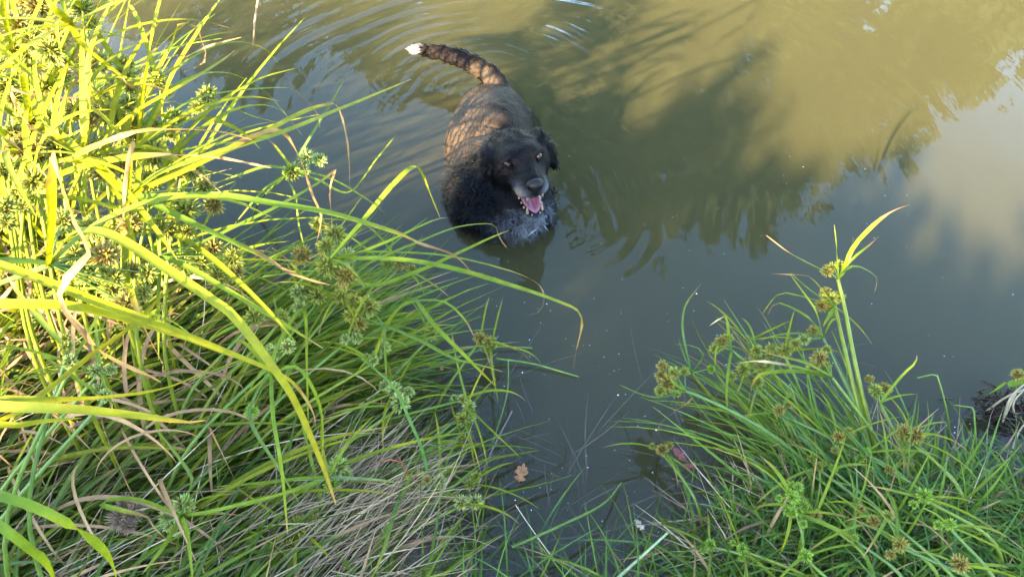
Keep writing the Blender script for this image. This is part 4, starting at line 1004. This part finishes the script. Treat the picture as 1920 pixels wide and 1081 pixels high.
for (px, py, z, d) in [(60, 15, 0.95, 48), (40, 60, 0.95, 50), (95, 175, 0.9, 48), (20, 175, 0.9, 44), (60, 240, 0.88, 46), (15, 330, 0.9, 48), (15, 400, 0.88, 44), (330, 230, 0.7, 40), (200, 330, 0.82, 44), (70, 350, 0.9, 46), (285, 350, 0.75, 42), (240, 150, 0.8, 44), (120, 130, 0.9, 50), (160, 30, 0.9, 46), (30, 110, 0.92, 48), (150, 220, 0.86, 46), (300, 160, 0.72, 40), (260, 250, 0.78, 44), (110, 290, 0.88, 46), (40, 290, 0.9, 46), (340, 330, 0.68, 40), (250, 430, 0.78, 42), (320, 440, 0.7, 42)]:
    loose(px, py, z, d, random.choice(('olive', 'olive', 'brown')), lab_t, LIT, (-0.3, -0.5), 0.25, 4, 0.36, 0.012, 3, col=lerp(G_FRESH, G_YEL, random.uniform(0.4, 0.9)), el=(0.3, 1.3))
lab_m = "auto matted"
for (px, py, z, d, kd) in [(564, 556, 0.34, 38, 'pale'), (598, 562, 0.34, 40, 'olive'), (727, 500, 0.2, 26, 'olive'), (752, 500, 0.2, 26, 'brown'), (541, 655, 0.4, 34, 'pale'), (808, 632, 0.18, 26, 'olive'), (752, 762, 0.22, 44, 'pale'),
                           (740, 735, 0.22, 34, 'pale'), (868, 790, 0.12, 36, 'olive'), (880, 766, 0.12, 26, 'pale'), (866, 750, 0.12, 20, 'pale'), (900, 638, 0.1, 22, 'brown'), (922, 647, 0.08, 22, 'olive'), (866, 946, 0.12, 34, 'pale'), (562, 993, 0.2, 42, 'olive'),
                           (128, 655, 0.75, 28, 'olive'), (135, 682, 0.74, 26, 'pale'), (200, 746, 0.6, 30, 'pale'), (185, 700, 0.62, 30, 'pale'), (650, 640, 0.3, 26, 'pale'), (700, 680, 0.26, 26, 'pale'), (870, 830, 0.1, 30, 'olive'), (880, 910, 0.1, 24, 'olive'), (480, 600, 0.45, 36, 'olive'), (530, 600, 0.4, 34, 'olive'), (640, 560, 0.34, 32, 'olive'), (720, 655, 0.25, 26, 'pale'), (825, 905, 0.14, 26, 'pale')]:
    loose(px, py, z, d, kd, lab_m, MAT, (-0.75, -0.6), 0.42, 3, 0.20, 0.007, random.choice((1, 2, 2, 3)))
lab_r = "auto short"
for (px, py, z, d, kd) in [(1391, 699, 0.16, 38, 'olive'), (1416, 663, 0.16, 32, 'olive'), (1469, 663, 0.18, 32, 'olive'), (1458, 774, 0.18, 34, 'brown'), (1569, 824, 0.2, 34, 'brown'), (1691, 815, 0.2, 34, 'brown'), (1711, 823, 0.2, 40, 'brown'), (1400, 640, 0.14, 22, 'brown'),
                           (1240, 846, 0.06, 26, 'brown'), (1529, 967, 0.25, 28, 'brown'), (1728, 933, 0.28, 34, 'green'), (1634, 981, 0.28, 38, 'brown'), (1660, 970, 0.28, 30, 'olive'), (1683, 1023, 0.28, 34, 'brown'), (1777, 985, 0.32, 26, 'green'), (1794, 1060, 0.3, 40, 'brown'),
                           (1533, 877, 0.2, 26, 'olive'), (1330, 1023, 0.12, 24, 'green'), (1508, 1044, 0.25, 30, 'green'), (1665, 884, 0.2, 26, 'brown'), (1560, 880, 0.2, 22, 'green'), (1390, 1030, 0.18, 24, 'green'), (1600, 1010, 0.25, 22, 'green'), (1620, 850, 0.2, 24, 'green'), (1420, 720, 0.16, 26, 'olive'), (1440, 690, 0.16, 26, 'olive')]:
    loose(px, py, z, d, kd, lab_r, RGT, (0.7, -0.7), 0.22, 3, 0.16, 0.006, random.choice((1, 2, 3)))
loose(1484, 936, 0.27, 34, 'green', "bright green fluffy sedge head standing up from the grassy corner", RGT, (0.2, -1), 0.1, 3, 0.2, 0.008, 6)
loose(1493, 962, 0.25, 30, 'green', "second bright green fluffy sedge head just below the taller one", RGT, (0.2, -1), 0.1, 2, 0.2, 0.008, 5)

# --- leafy tufts without flowers: broad leaves sweeping over the bank
for (px, py, n_) in [(40, 640, 7), (-20, 760, 6), (90, 800, 7), (180, 860, 6), (30, 900, 6), (120, 960, 6), (260, 800, 7), (330, 900, 6), (240, 700, 7), (380, 760, 6), (420, 860, 5), (150, 720, 6), (480, 940, 5), (60, 1040, 6), (330, 640, 6), (280, 1020, 5)]:
    g = ground_pt(px, py); g[2] -= 0.01
    near = min(MARKS, key=lambda m: (m[0] - px) ** 2 + (m[1] - py) ** 2)[2]
    col = lerp(G_FRESH, random.choice((G_YEL, G_FRESH, G_BLUE)), random.uniform(0.1, 0.7))
    root = thing("sedge_tuft", g, "flowerless tuft of %d broad green sedge leaves %s" % (n_, near), "sedge", "leafy tufts along the bank")
    for i in range(n_):
        q = g + np.array([random.uniform(-0.03, 0.03), random.uniform(-0.03, 0.03), 0])
        link("leaf", blade_mesh(arc_pts(q, random.gauss(0.70, 0.40), random.uniform(0.35, 0.85), random.uniform(0.35, 0.62), random.uniform(0.5, 1.3), side=random.uniform(-0.3, 0.3)), random.uniform(0.008, 0.013), g, random.uniform(0.75, 0.95) if random.random() < 0.4 else 1.1, col * random.uniform(0.5, 0.9)), root)

# dry brown seed head lying in the straw
t = thing("seed_head", P(240, 957, 0.30), "dry brown bushy seed head caught among the green leaves", "seed head")
for (px, py, d) in ((238, 945, 46), (228, 972, 44), (250, 960, 40), (240, 985, 34)):
    add_head(t, P(240, 957, 0.30), P(px, py, 0.30), d * Pdepth(px, py, 0.3) / FPX, 'dead')
link("bract", blade_mesh([P(190, 950, 0.34), P(225, 955, 0.36), P(255, 956, 0.35), P(285, 950, 0.33)], 0.010, P(240, 957, 0.30), 0.0, STRAW, drycol=np.array((0.33, 0.25, 0.18))), t)
link("stem", stem_mesh([P(240, 975, 0.29), P(170, 1020, 0.2), P(90, 1075, 0.13)], 0.0025, 0.002, P(240, 957, 0.30), STRAW * 0.8), t)

# ------------------------------------------------------------------ leaf mats (too many to count)
def mat_blades(name, label, n, base_fn, az_fn, el_rng, len_rng, droop_rng, wid_rng, col_fn, mat, K=9, dry_p=0.15, zmin=0.004, seed=1, cat="grass", lift=0.0):
    r = np.random.default_rng(seed)
    bx, by = base_fn(r, n)
    n = len(bx)
    bz = np.minimum(ground_h(bx, by), 0.4) - 0.01 + lift * r.uniform(0, 1, n)
    az = az_fn(r, bx, by); el = r.uniform(*el_rng, n); L = r.uniform(*len_rng, n); dr = r.uniform(*droop_rng, n); sd = r.normal(0, 0.35, n)
    t = (np.arange(K - 1) + 0.5) / (K - 1)
    e = el[:, None] - dr[:, None] * t[None] ** 1.3
    a = az[:, None] + sd[:, None] * t[None]
    st = (L / (K - 1))[:, None, None] * np.stack([np.cos(e) * np.cos(a), np.cos(e) * np.sin(a), np.sin(e)], -1)
    p0 = np.stack([bx, by, bz], -1)[:, None]
    path = np.concatenate([p0, p0 + np.cumsum(st, axis=1)], axis=1)
    floor = np.maximum(ground_h(path[:, :, 0], path[:, :, 1]) + 0.004, zmin if zmin is not None else -9)
    floor = floor + r.uniform(0, 0.03, (n, 1))
    path[:, 1:, 2] = np.maximum(path[:, 1:, 2], floor[:, 1:])
    tt = np.linspace(0, 1, K)
    w = r.uniform(*wid_rng, n)[:, None] * np.interp(tt, [0, 0.15, 0.6, 1], [0.7, 1.0, 0.85, 0.1])[None]
    roll = r.uniform(-0.6, 0.6, n)[:, None] + r.normal(0, 0.8, n)[:, None] * tt[None]
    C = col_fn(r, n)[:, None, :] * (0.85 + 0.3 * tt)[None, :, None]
    dry = (r.uniform(size=n) < dry_p)[:, None] & (tt[None] > r.uniform(0.3, 0.95, n)[:, None])
    C = np.where(dry[..., None], TAN[None, None] * r.uniform(0.6, 1.1, n)[:, None, None], C)
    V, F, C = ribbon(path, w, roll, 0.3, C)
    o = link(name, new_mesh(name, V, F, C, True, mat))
    tag(o, label, cat, kind="stuff")
    return o
def greens(lo=0.0, hi=1.0, k=1.0):
    def f(r, n):
        t = r.uniform(lo, hi, n)[:, None]; u = r.uniform(0, 1, n)[:, None]
        return lerp(lerp(G_BLUE[None], G_FRESH[None], np.clip(t * 2, 0, 1)), G_YEL[None], np.clip(t * 2 - 1, 0, 1)) * (0.7 + 0.6 * u) * k
    return f
def straws(r, n): return lerp(STRAW[None], TAN[None] * 0.7, r.uniform(0, 1, n)[:, None]) * r.uniform(0.45, 1.1, n)[:, None]
def px_region(quad, jitter=0.0, z=0.08, keep=None):
    """random points in a quad of photo pixels laid on the bank"""
    q = [P(a, b, z) for a, b in quad]
    def f(r, n):
        u, v = r.uniform(size=(2, n))
        p = (1 - u)[:, None] * ((1 - v)[:, None] * q[0] + v[:, None] * q[3]) + u[:, None] * ((1 - v)[:, None] * q[1] + v[:, None] * q[2])
        x, y = p[:, 0] + r.normal(0, jitter, n), p[:, 1] + r.normal(0, jitter, n)
        if keep is not None:
            k = keep(x, y); x, y = x[k], y[k]
        return x, y
    return f
on_land = lambda x, y: poly_sdf(x, y, poly) < 0.06
def az_const(a, s): return lambda r, x, y: a + r.normal(0, s, len(x))

# long leaves swept out towards the water
mat_blades("sedge_leaves", "green sedge leaves swept flat towards the water along the bank", 1600, px_region([(-250, 560), (160, 590), (690, 960), (-250, 1250)], 0.05, keep=on_land), az_const(0.62, 0.25), (0.10, 0.55), (0.25, 0.55), (0.3, 1.1), (0.006, 0.0135), greens(0.25, 0.85, 0.60), M_BLADE, seed=101, dry_p=0.12, zmin=0.01)
mat_blades("sedge_leaves", "green sedge stems and leaves lying out over the pond edge towards the dog", 300, px_region([(200, 620), (430, 640), (600, 790), (380, 860)], 0.05), az_const(0.58, 0.14), (0.2, 0.5), (0.40, 0.72), (0.4, 0.9), (0.006, 0.011), greens(0.4, 0.8, 0.85), M_BLADE, seed=102, dry_p=0.08, zmin=0.02, lift=0.08)
# tall clump: upright leaves
mat_blades("tall_sedge_leaves", "upright sunlit leaves filling the tall sedge clump", 620, px_region([(-420, 300), (60, 380), (300, 580), (-300, 800)], 0.06), lambda r, x, y: r.uniform(0, 6.28, len(x)), (0.8, 1.45), (0.6, 1.1), (0.3, 1.5), (0.008, 0.015), greens(0.55, 1.0, 1.1), M_BLADE, K=11, seed=103, dry_p=0.2, zmin=0.02)
mat_blades("dry_sedge_leaves", "curled tan dead leaves hanging in the sedge clump", 230, px_region([(-300, 480), (200, 520), (560, 900), (-300, 1150)], 0.06), lambda r, x, y: r.uniform(-1.0, 2.2, len(x)), (0.3, 1.3), (0.18, 0.5), (1.2, 3.2), (0.006, 0.011), lambda r, n: TAN[None] * r.uniform(0.5, 1.15, n)[:, None] * np.array([[1.0, 0.95, 0.85]]), M_STRAW, K=11, seed=104, dry_p=0, zmin=0.02, lift=0.3)
# pale straw on the bank
mat_blades("straw", "pale dry straw combed over the bank edge", 420, px_region([(440, 1040), (620, 930), (740, 990), (650, 1200)], 0.03), az_const(0.66, 0.32), (0.0, 0.5), (0.15, 0.34), (0.0, 0.5), (0.0018, 0.0034), lambda r, n: straws(r, n) * 0.8, M_STRAW, K=6, seed=105, dry_p=0, zmin=0.01, lift=0.10)
mat_blades("straw", "scattered dry straw lying under the green leaves", 300, px_region([(-200, 700), (500, 720), (760, 1150), (-200, 1250)], 0.06), az_const(0.6, 0.6), (-0.05, 0.4), (0.15, 0.5), (0.0, 0.8), (0.0016, 0.0032), straws, M_STRAW, K=6, seed=106, dry_p=0, zmin=0.01, lift=0.12)
mat_blades("sedge_leaves", "green leaves at the foot of the bank below the straw", 520, px_region([(-250, 1040), (760, 1040), (760, 1400), (-250, 1400)], 0.05), az_const(0.9, 0.5), (0.2, 0.8), (0.18, 0.42), (0.3, 1.3), (0.006, 0.012), greens(0.2, 0.8, 0.65), M_BLADE, seed=121, dry_p=0.15, zmin=0.01)
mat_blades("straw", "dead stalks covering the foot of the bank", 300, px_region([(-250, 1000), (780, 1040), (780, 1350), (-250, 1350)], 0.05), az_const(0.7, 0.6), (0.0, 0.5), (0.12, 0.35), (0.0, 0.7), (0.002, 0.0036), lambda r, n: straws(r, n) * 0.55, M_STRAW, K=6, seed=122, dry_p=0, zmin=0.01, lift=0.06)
# grassy corner
land_r = lambda x, y: (poly_sdf(x, y, poly) < 0.03)
mat_blades("corner_grass", "tangled bluish green grass on the grassy corner of the bank", 1600, px_region([(1360, 1020), (1640, 880), (2100, 860), (2100, 1250)], 0.06, keep=land_r), lambda r, x, y: r.uniform(0, 6.28, len(x)), (0.3, 1.4), (0.10, 0.30), (0.6, 2.2), (0.004, 0.0085), greens(0.0, 0.6, 0.8), M_BLADE, K=8, seed=107, dry_p=0.12, zmin=0.006)
mat_blades("corner_grass", "low grass at the bottom of the grassy corner", 800, px_region([(1300, 1060), (1500, 960), (2050, 1000), (1300, 1300)], 0.06), lambda r, x, y: r.uniform(0, 6.28, len(x)), (0.3, 1.4), (0.10, 0.30), (0.6, 2.2), (0.004, 0.0085), greens(0.0, 0.6, 0.8), M_BLADE, K=8, seed=108, dry_p=0.12, zmin=0.006)
mat_blades("leaning_stems", "green stems fanned out from the grassy corner over the water", 115, px_region([(1500, 900), (1640, 860), (1740, 900), (1560, 990)], 0.04), lambda r, x, y: 2.3 + r.normal(0, 0.3, len(x)), (0.10, 0.40), (0.28, 0.56), (0.1, 0.5), (0.005, 0.008), greens(0.3, 0.75, 1.05), M_BLADE, K=9, seed=109, dry_p=0.1, zmin=0.015)
mat_blades("corner_straw", "dead grass stalks under the grassy corner", 700, px_region([(1330, 1000), (1620, 840), (2100, 850), (1500, 1250)], 0.06, keep=land_r), lambda r, x, y: r.uniform(0, 6.28, len(x)), (-0.1, 0.6), (0.1, 0.3), (0.0, 1.2), (0.002, 0.004), straws, M_STRAW, K=6, seed=110, dry_p=0, zmin=0.006)
# plants standing in the shallow inlet and drowned stalks
mat_blades("inlet_grass", "sparse grass blades rising from the shallow inlet", 120, px_region([(850, 1010), (1320, 1010), (1320, 1180), (850, 1180)], 0.03), lambda r, x, y: r.uniform(0.2, 2.9, len(x)), (0.4, 1.35), (0.12, 0.34), (0.4, 1.8), (0.003, 0.006), greens(0.1, 0.6), M_BLADE, K=9, seed=111, dry_p=0.15, zmin=None)
mat_blades("drowned_stalks", "brownish drowned stalks just under the water of the inlet", 60, px_region([(840, 760), (960, 640), (1300, 1080), (860, 1080)], 0.05), lambda r, x, y: r.uniform(0.0, 3.1, len(x)), (-0.05, 0.15), (0.1, 0.35), (0.0, 0.3), (0.002, 0.005), lambda r, n: straws(r, n) * 0.3, M_STRAW, K=7, seed=112, dry_p=0, zmin=-0.06)
mat_blades("drowned_stalks", "dark drowned stalks under the water by the grassy corner", 50, px_region([(1230, 700), (1600, 600), (1900, 900), (1280, 960)], 0.05), lambda r, x, y: r.uniform(0.0, 3.1, len(x)), (-0.05, 0.15), (0.1, 0.35), (0.0, 0.3), (0.002, 0.005), lambda r, n: straws(r, n) * 0.3, M_STRAW, K=7, seed=113, dry_p=0, zmin=-0.06)

# ------------------------------------------------------------------ small things
def leaf_thing(name, label, outline, loc, size, rotz, mat, curl=0.15, rib=True, tilt=(0, 0)):
    o_ = np.array(outline, float)
    n = len(o_); c = o_.mean(0)
    rings_ = [1.0, 0.66, 0.33]
    V = []
    for k in rings_:
        for p in o_:
            q = c + (p - c) * k
            V.append((q[0], q[1], curl * (abs(q[0]) ** 2 + 0.6 * (q[1]) ** 2) + 0.02 * math.sin(q[0] * 9 + q[1] * 7)))
    V.append((c[0], c[1], 0)); V = np.array(V)
    F4 = [(k * n + i, k * n + (i + 1) % n, (k + 1) * n + (i + 1) % n, (k + 1) * n + i) for k in range(2) for i in range(n)]
    F3 = [(2 * n + i, 2 * n + (i + 1) % n, 3 * n) for i in range(n)]
    low = V.copy(); low[:, 2] -= 0.02; m = len(V)
    Vt = np.concatenate([V, low])
    F4b = [(i, (i + 1) % n, m + (i + 1) % n, m + i) for i in range(n)]
    F = [np.concatenate([np.array(F4), np.array(F4)[:, ::-1] + m, np.array(F4b)[:, ::-1]]), np.concatenate([np.array(F3), np.array(F3)[:, ::-1] + m])]
    root = thing(name, loc, label, "leaf")
    root.rotation_euler = (tilt[0], tilt[1], rotz)
    bl_ = link("blade", new_mesh(name, Vt * size, F, None, True, mat), root)
    if rib:
        pts = np.array([[0, o_[:, 1].min() - 0.28, 0.01], [0.01, -0.3, 0.015], [-0.01, 0.2, 0.02], [0, o_[:, 1].max() - 0.1, 0.04]]) * size
        V_, F_, C_2 = tube(catmull(pts, 8)[None], np.linspace(0.018, 0.008, 8)[None] * size, 5, np.tile(np.array((0.30, 0.12, 0.07)), (1, 8, 1)))
        link("midrib", new_mesh("leaf_midrib", V_, F_, C_2, True, M_STEM), bl_)
    return root
oak = [(0, -1.0), (0.10, -0.78), (0.32, -0.74), (0.55, -0.62), (0.52, -0.50), (0.22, -0.40), (0.16, -0.25), (0.42, -0.16), (0.62, 0.05), (0.60, 0.30), (0.44, 0.30), (0.46, 0.52), (0.34, 0.70), (0.22, 0.55), (0.16, 0.86), (0.02, 1.0), (-0.10, 0.82), (-0.18, 0.56), (-0.34, 0.66), (-0.48, 0.46), (-0.42, 0.22), (-0.58, 0.12), (-0.60, -0.10), (-0.40, -0.18), (-0.22, -0.26), (-0.20, -0.42), (-0.50, -0.46), (-0.52, -0.60), (-0.28, -0.72), (-0.10, -0.80)]
M_OAK = simple("brown_oak_leaf", (0.26, 0.115, 0.042), 0.7, 0.3, 0.5, 120, 0.45, 60)
M_RED = simple("red_leaf", (0.20, 0.04, 0.03), 0.6, 0.3, 0.5, 120, 0.5, 90)
M_PALE = simple("pale_leaf", (0.42, 0.32, 0.20), 0.7, 0.3, 0.5, 120, 0.3, 60)
p = P(977, 886, 0.004)
leaf_thing("oak_leaf", "brown lobed oak leaf floating alone on the dark water", oak, (p[0], p[1], 0.004), 0.029, -0.25, M_OAK, 0.10)
p = P(1275, 850, -0.012)
ell_leaf = [(0.42 * math.sin(a) * (1 + 0.18 * math.sin(9 * a)), -math.cos(a)) for a in np.linspace(0, 2 * math.pi, 26)[:-1]]
leaf_thing("drowned_leaf", "reddish leaf just under the water beside the leaning sedges", ell_leaf, (p[0], p[1], -0.016), 0.024, 0.6, M_RED, 0.05)
p = P(1294, 872, -0.01)
leaf_thing("drowned_leaf", "small rust coloured leaf fragment under the sedge stem", ell_leaf, (p[0], p[1], -0.012), 0.018, 1.6, M_RED, 0.05, False)
p = P(1198, 984, 0.012)
leaf_thing("oak_leaf", "small pale curled leaf caught on stalks in the inlet", oak, (p[0], p[1], 0.014), 0.017, 0.9, M_PALE, 0.3, True, (0.3, 0.2))
p = P(828, 690, 0.05)
leaf_thing("oak_leaf", "small pinkish leaf scrap resting at the edge of the matted sedges", oak, (p[0], p[1], 0.05), 0.010, 0.4, M_OAK, 0.2, False)

# dark blue scrap behind the stems
M_BLUE = simple("blue_plastic", (0.010, 0.030, 0.14), 0.3, 0.5, 0.3, 60)
M_WHITE = simple("white_plastic", (0.75, 0.78, 0.80), 0.4, 0.5, 0.2, 60)
c0 = P(350, 552, 0.10)
root = thing("plastic_litter", (c0[0], c0[1], 0.02), "dark blue plastic scrap with a white edge half hidden in the sedges", "litter")
bv, bf = uv_ball(14, 18)
v = bv * np.array([0.055, 0.034, 0.034]); v[:, 2] += 0.05 + 0.004 * np.sin(v[:, 0] * 160); v[:, 1] += 0.004 * np.sin(v[:, 0] * 120 + 1)
link("body", new_mesh("blue_litter", v, bf, None, True, M_BLUE), root)
v = bv * np.array([0.014, 0.019, 0.019]); v[:, 0] -= 0.058; v[:, 2] += 0.055
link("cap", new_mesh("white_cap", v, bf, None, True, M_WHITE), root)

# root clump in the water by the frame's edge of the bank
M_ROOT = simple("wet_roots", (0.034, 0.020, 0.012), 0.6, 0.2, 0.8, 90, 0.5, 60)
c0 = P(1895, 775, 0.0)
root = thing("root_clump", (c0[0], c0[1], -0.05), "dark muddy root clump with bleached stalks standing in open water", "root clump")
r = np.random.default_rng(5); n = 240; K = 6
bb = r.normal(size=(n, 3)) * np.array([0.045, 0.03, 0.014]) + np.array([0, 0, 0.055])
dd = nrm(r.normal(size=(n, 3)) * np.array([1, 1, 0.5]))
tt = np.linspace(0, 1, K)
pth = bb[:, None] + dd[:, None] * (r.uniform(0.02, 0.06, n)[:, None, None] * tt[None, :, None]) + np.stack([np.zeros((n, K)), np.zeros((n, K)), -0.02 * tt[None] ** 2 * np.ones((n, 1))], -1)
V_, F_, C_2 = tube(pth, np.linspace(0.0035, 0.001, K)[None] * np.ones((n, 1)), 4, np.ones((n, K, 3)) * 0.1)
link("roots", new_mesh("root_tangle", V_, F_, None, True, M_ROOT), root)["kind"] = "stuff"
v = bv * np.array([0.05, 0.03, 0.016]) * (1 + 0.22 * np.sin(bv[:, [0]] * 9 + 1) * np.sin(bv[:, [1]] * 8) + 0.15 * np.sin(bv[:, [2]] * 13))
v[:, 2] += 0.035
link("mud", new_mesh("root_mud", v, bf, None, True, M_ROOT), root)
o3 = np.array([c0[0], c0[1], -0.05])
for pts in ([(1880, 790, 0.02), (1895, 745, 0.09), (1925, 715, 0.12)], [(1850, 770, 0.0), (1885, 745, 0.06), (1930, 725, 0.10)], [(1875, 800, -0.02), (1893, 760, 0.05), (1905, 735, 0.09)], [(1905, 790, 0.0), (1900, 755, 0.06), (1920, 730, 0.09)]):
    link("stalk", stem_mesh([P(*q) for q in pts], 0.0035, 0.0025, o3, STRAW * 0.7), root)
sedge(P(1905, 712, 0.12), P(1890, 780, -0.03), "sedge head with a short green leaf above the root clump", RGT, nrand=0, heads=[hd(1908, 702, 0.13, 28, 'brown'), hd(1922, 706, 0.12, 28)], bracts=[tr([(1890, 722), (1905, 716), (1935, 712)], [0.11, 0.12, 0.12], 0.016), tr([(1886, 716), (1860, 735), (1835, 745)], [0.10, 0.05, -0.01], 0.006)])
c0 = P(1900, 830, 0.0)
root = thing("root_clump", (c0[0], c0[1], -0.04), "brown rotting leaf mass in the water near the grassy corner", "root clump")
v = bv * np.array([0.05, 0.035, 0.016]) * (1 + 0.25 * np.sin(bv[:, [0]] * 8 + 2) * np.sin(bv[:, [1]] * 9) + 0.15 * np.sin(bv[:, [2]] * 12)); v[:, 2] += 0.022
link("mud", new_mesh("root_mud", v, bf, None, True, M_ROOT), root)
link("stalk", stem_mesh([P(1895, 850, 0.02), P(1910, 810, 0.06), P(1925, 790, 0.08)], 0.003, 0.002, np.array([c0[0], c0[1], -0.04]), STRAW * 0.7), root)

# dark twigs with bent stalks
def stalk_thing(label, pts, r0, col, name="bent_stalk"):
    q = [P(*a) for a in pts]
    root = thing(name, q[0], label, "stalk")
    link("stem", stem_mesh(q, r0, r0 * 0.6, q[0], col, n=4 * len(q)), root)
    return root
stalk_thing("kinked green stalk standing in water between root clump and grassy corner", [(1835, 890, 0.0), (1830, 830, 0.1), (1826, 770, 0.16), (1824, 764, 0.165), (1790, 759, 0.14)], 0.0035, G_FRESH)
stalk_thing("thin green stalk bent over at its top beside the grassy corner", [(1785, 850, 0.0), (1775, 770, 0.14), (1757, 703, 0.22), (1752, 701, 0.222), (1720, 708, 0.2)], 0.003, G_FRESH)
stalk_thing("straight green stalk poking up from the open inlet", [(920, 840, -0.02), (950, 740, 0.06), (953, 672, 0.10)], 0.003, G_FRESH * 0.8)
stalk_thing("pale green stalk floating out from the matted sedges", [(930, 672, 0.02), (1000, 682, 0.012), (1085, 706, 0.004)], 0.0035, G_FRESH)
stalk_thing("short green stalk lying on the water by the matted sedges", [(900, 650, 0.02), (950, 650, 0.012), (998, 652, 0.008)], 0.003, G_FRESH)
stalk_thing("bleached stalk with white end slanting up from the inlet", [(1150, 1090, 0.12), (1200, 1045, 0.2), (1252, 998, 0.26)], 0.0042, np.array((0.25, 0.32, 0.16)))
stalk_thing("thin straw slanting across the inlet shallows", [(1040, 1050, 0.03), (1000, 995, 0.08), (966, 945, 0.12)], 0.0016, STRAW)
stalk_thing("curved bluish blade stalk spanning the inlet", [(960, 1025, 0.10), (1050, 985, 0.13), (1130, 945, 0.10), (1165, 905, 0.02)], 0.004, G_FRESH * 0.7)
stalk_thing("long grey stalk drowned along the matted bank", [(880, 960, -0.01), (915, 860, -0.006), (960, 770, -0.008)], 0.004, np.array((0.16, 0.11, 0.08)), "drowned_stalk")
stalk_thing("dead straw hanging alone above the water beyond the clump", [(487, -15, 1.0), (480, 25, 0.96), (476, 60, 0.93), (475, 84, 0.90)], 0.003, TAN2, "hanging_straw")

# floating specks of foam and seed
r = np.random.default_rng(9); n = 190
V = []; F = []
for i in range(n):
    px_, py_ = r.uniform(880, 1920), r.uniform(250, 1000)
    if i < 60: px_, py_ = r.normal(1100, 130), r.uniform(560, 1000)
    q = P(px_, py_, 0.0015); s = r.uniform(0.0005, 0.0015) * (1.5 if r.uniform() < 0.1 else 1)
    if poly_sdf(np.array([q[0]]), np.array([q[1]]), poly)[0] < 0.03: continue
    b = len(V)
    for k in range(5):
        a = 2 * math.pi * k / 5; V.append((q[0] + s * math.cos(a) * r.uniform(0.6, 1.3), q[1] + s * math.sin(a) * r.uniform(0.6, 1.3), q[2]))
    V.append((q[0], q[1], q[2] + s * 0.6))
    F += [(b + k, b + (k + 1) % 5, b + 5) for k in range(5)]
o = link("floating_specks", new_mesh("floating_specks", np.array(V), np.array(F), None, False, M_WHITE))
tag(o, "tiny white specks of foam and seed floating on the pond", "specks", kind="stuff")
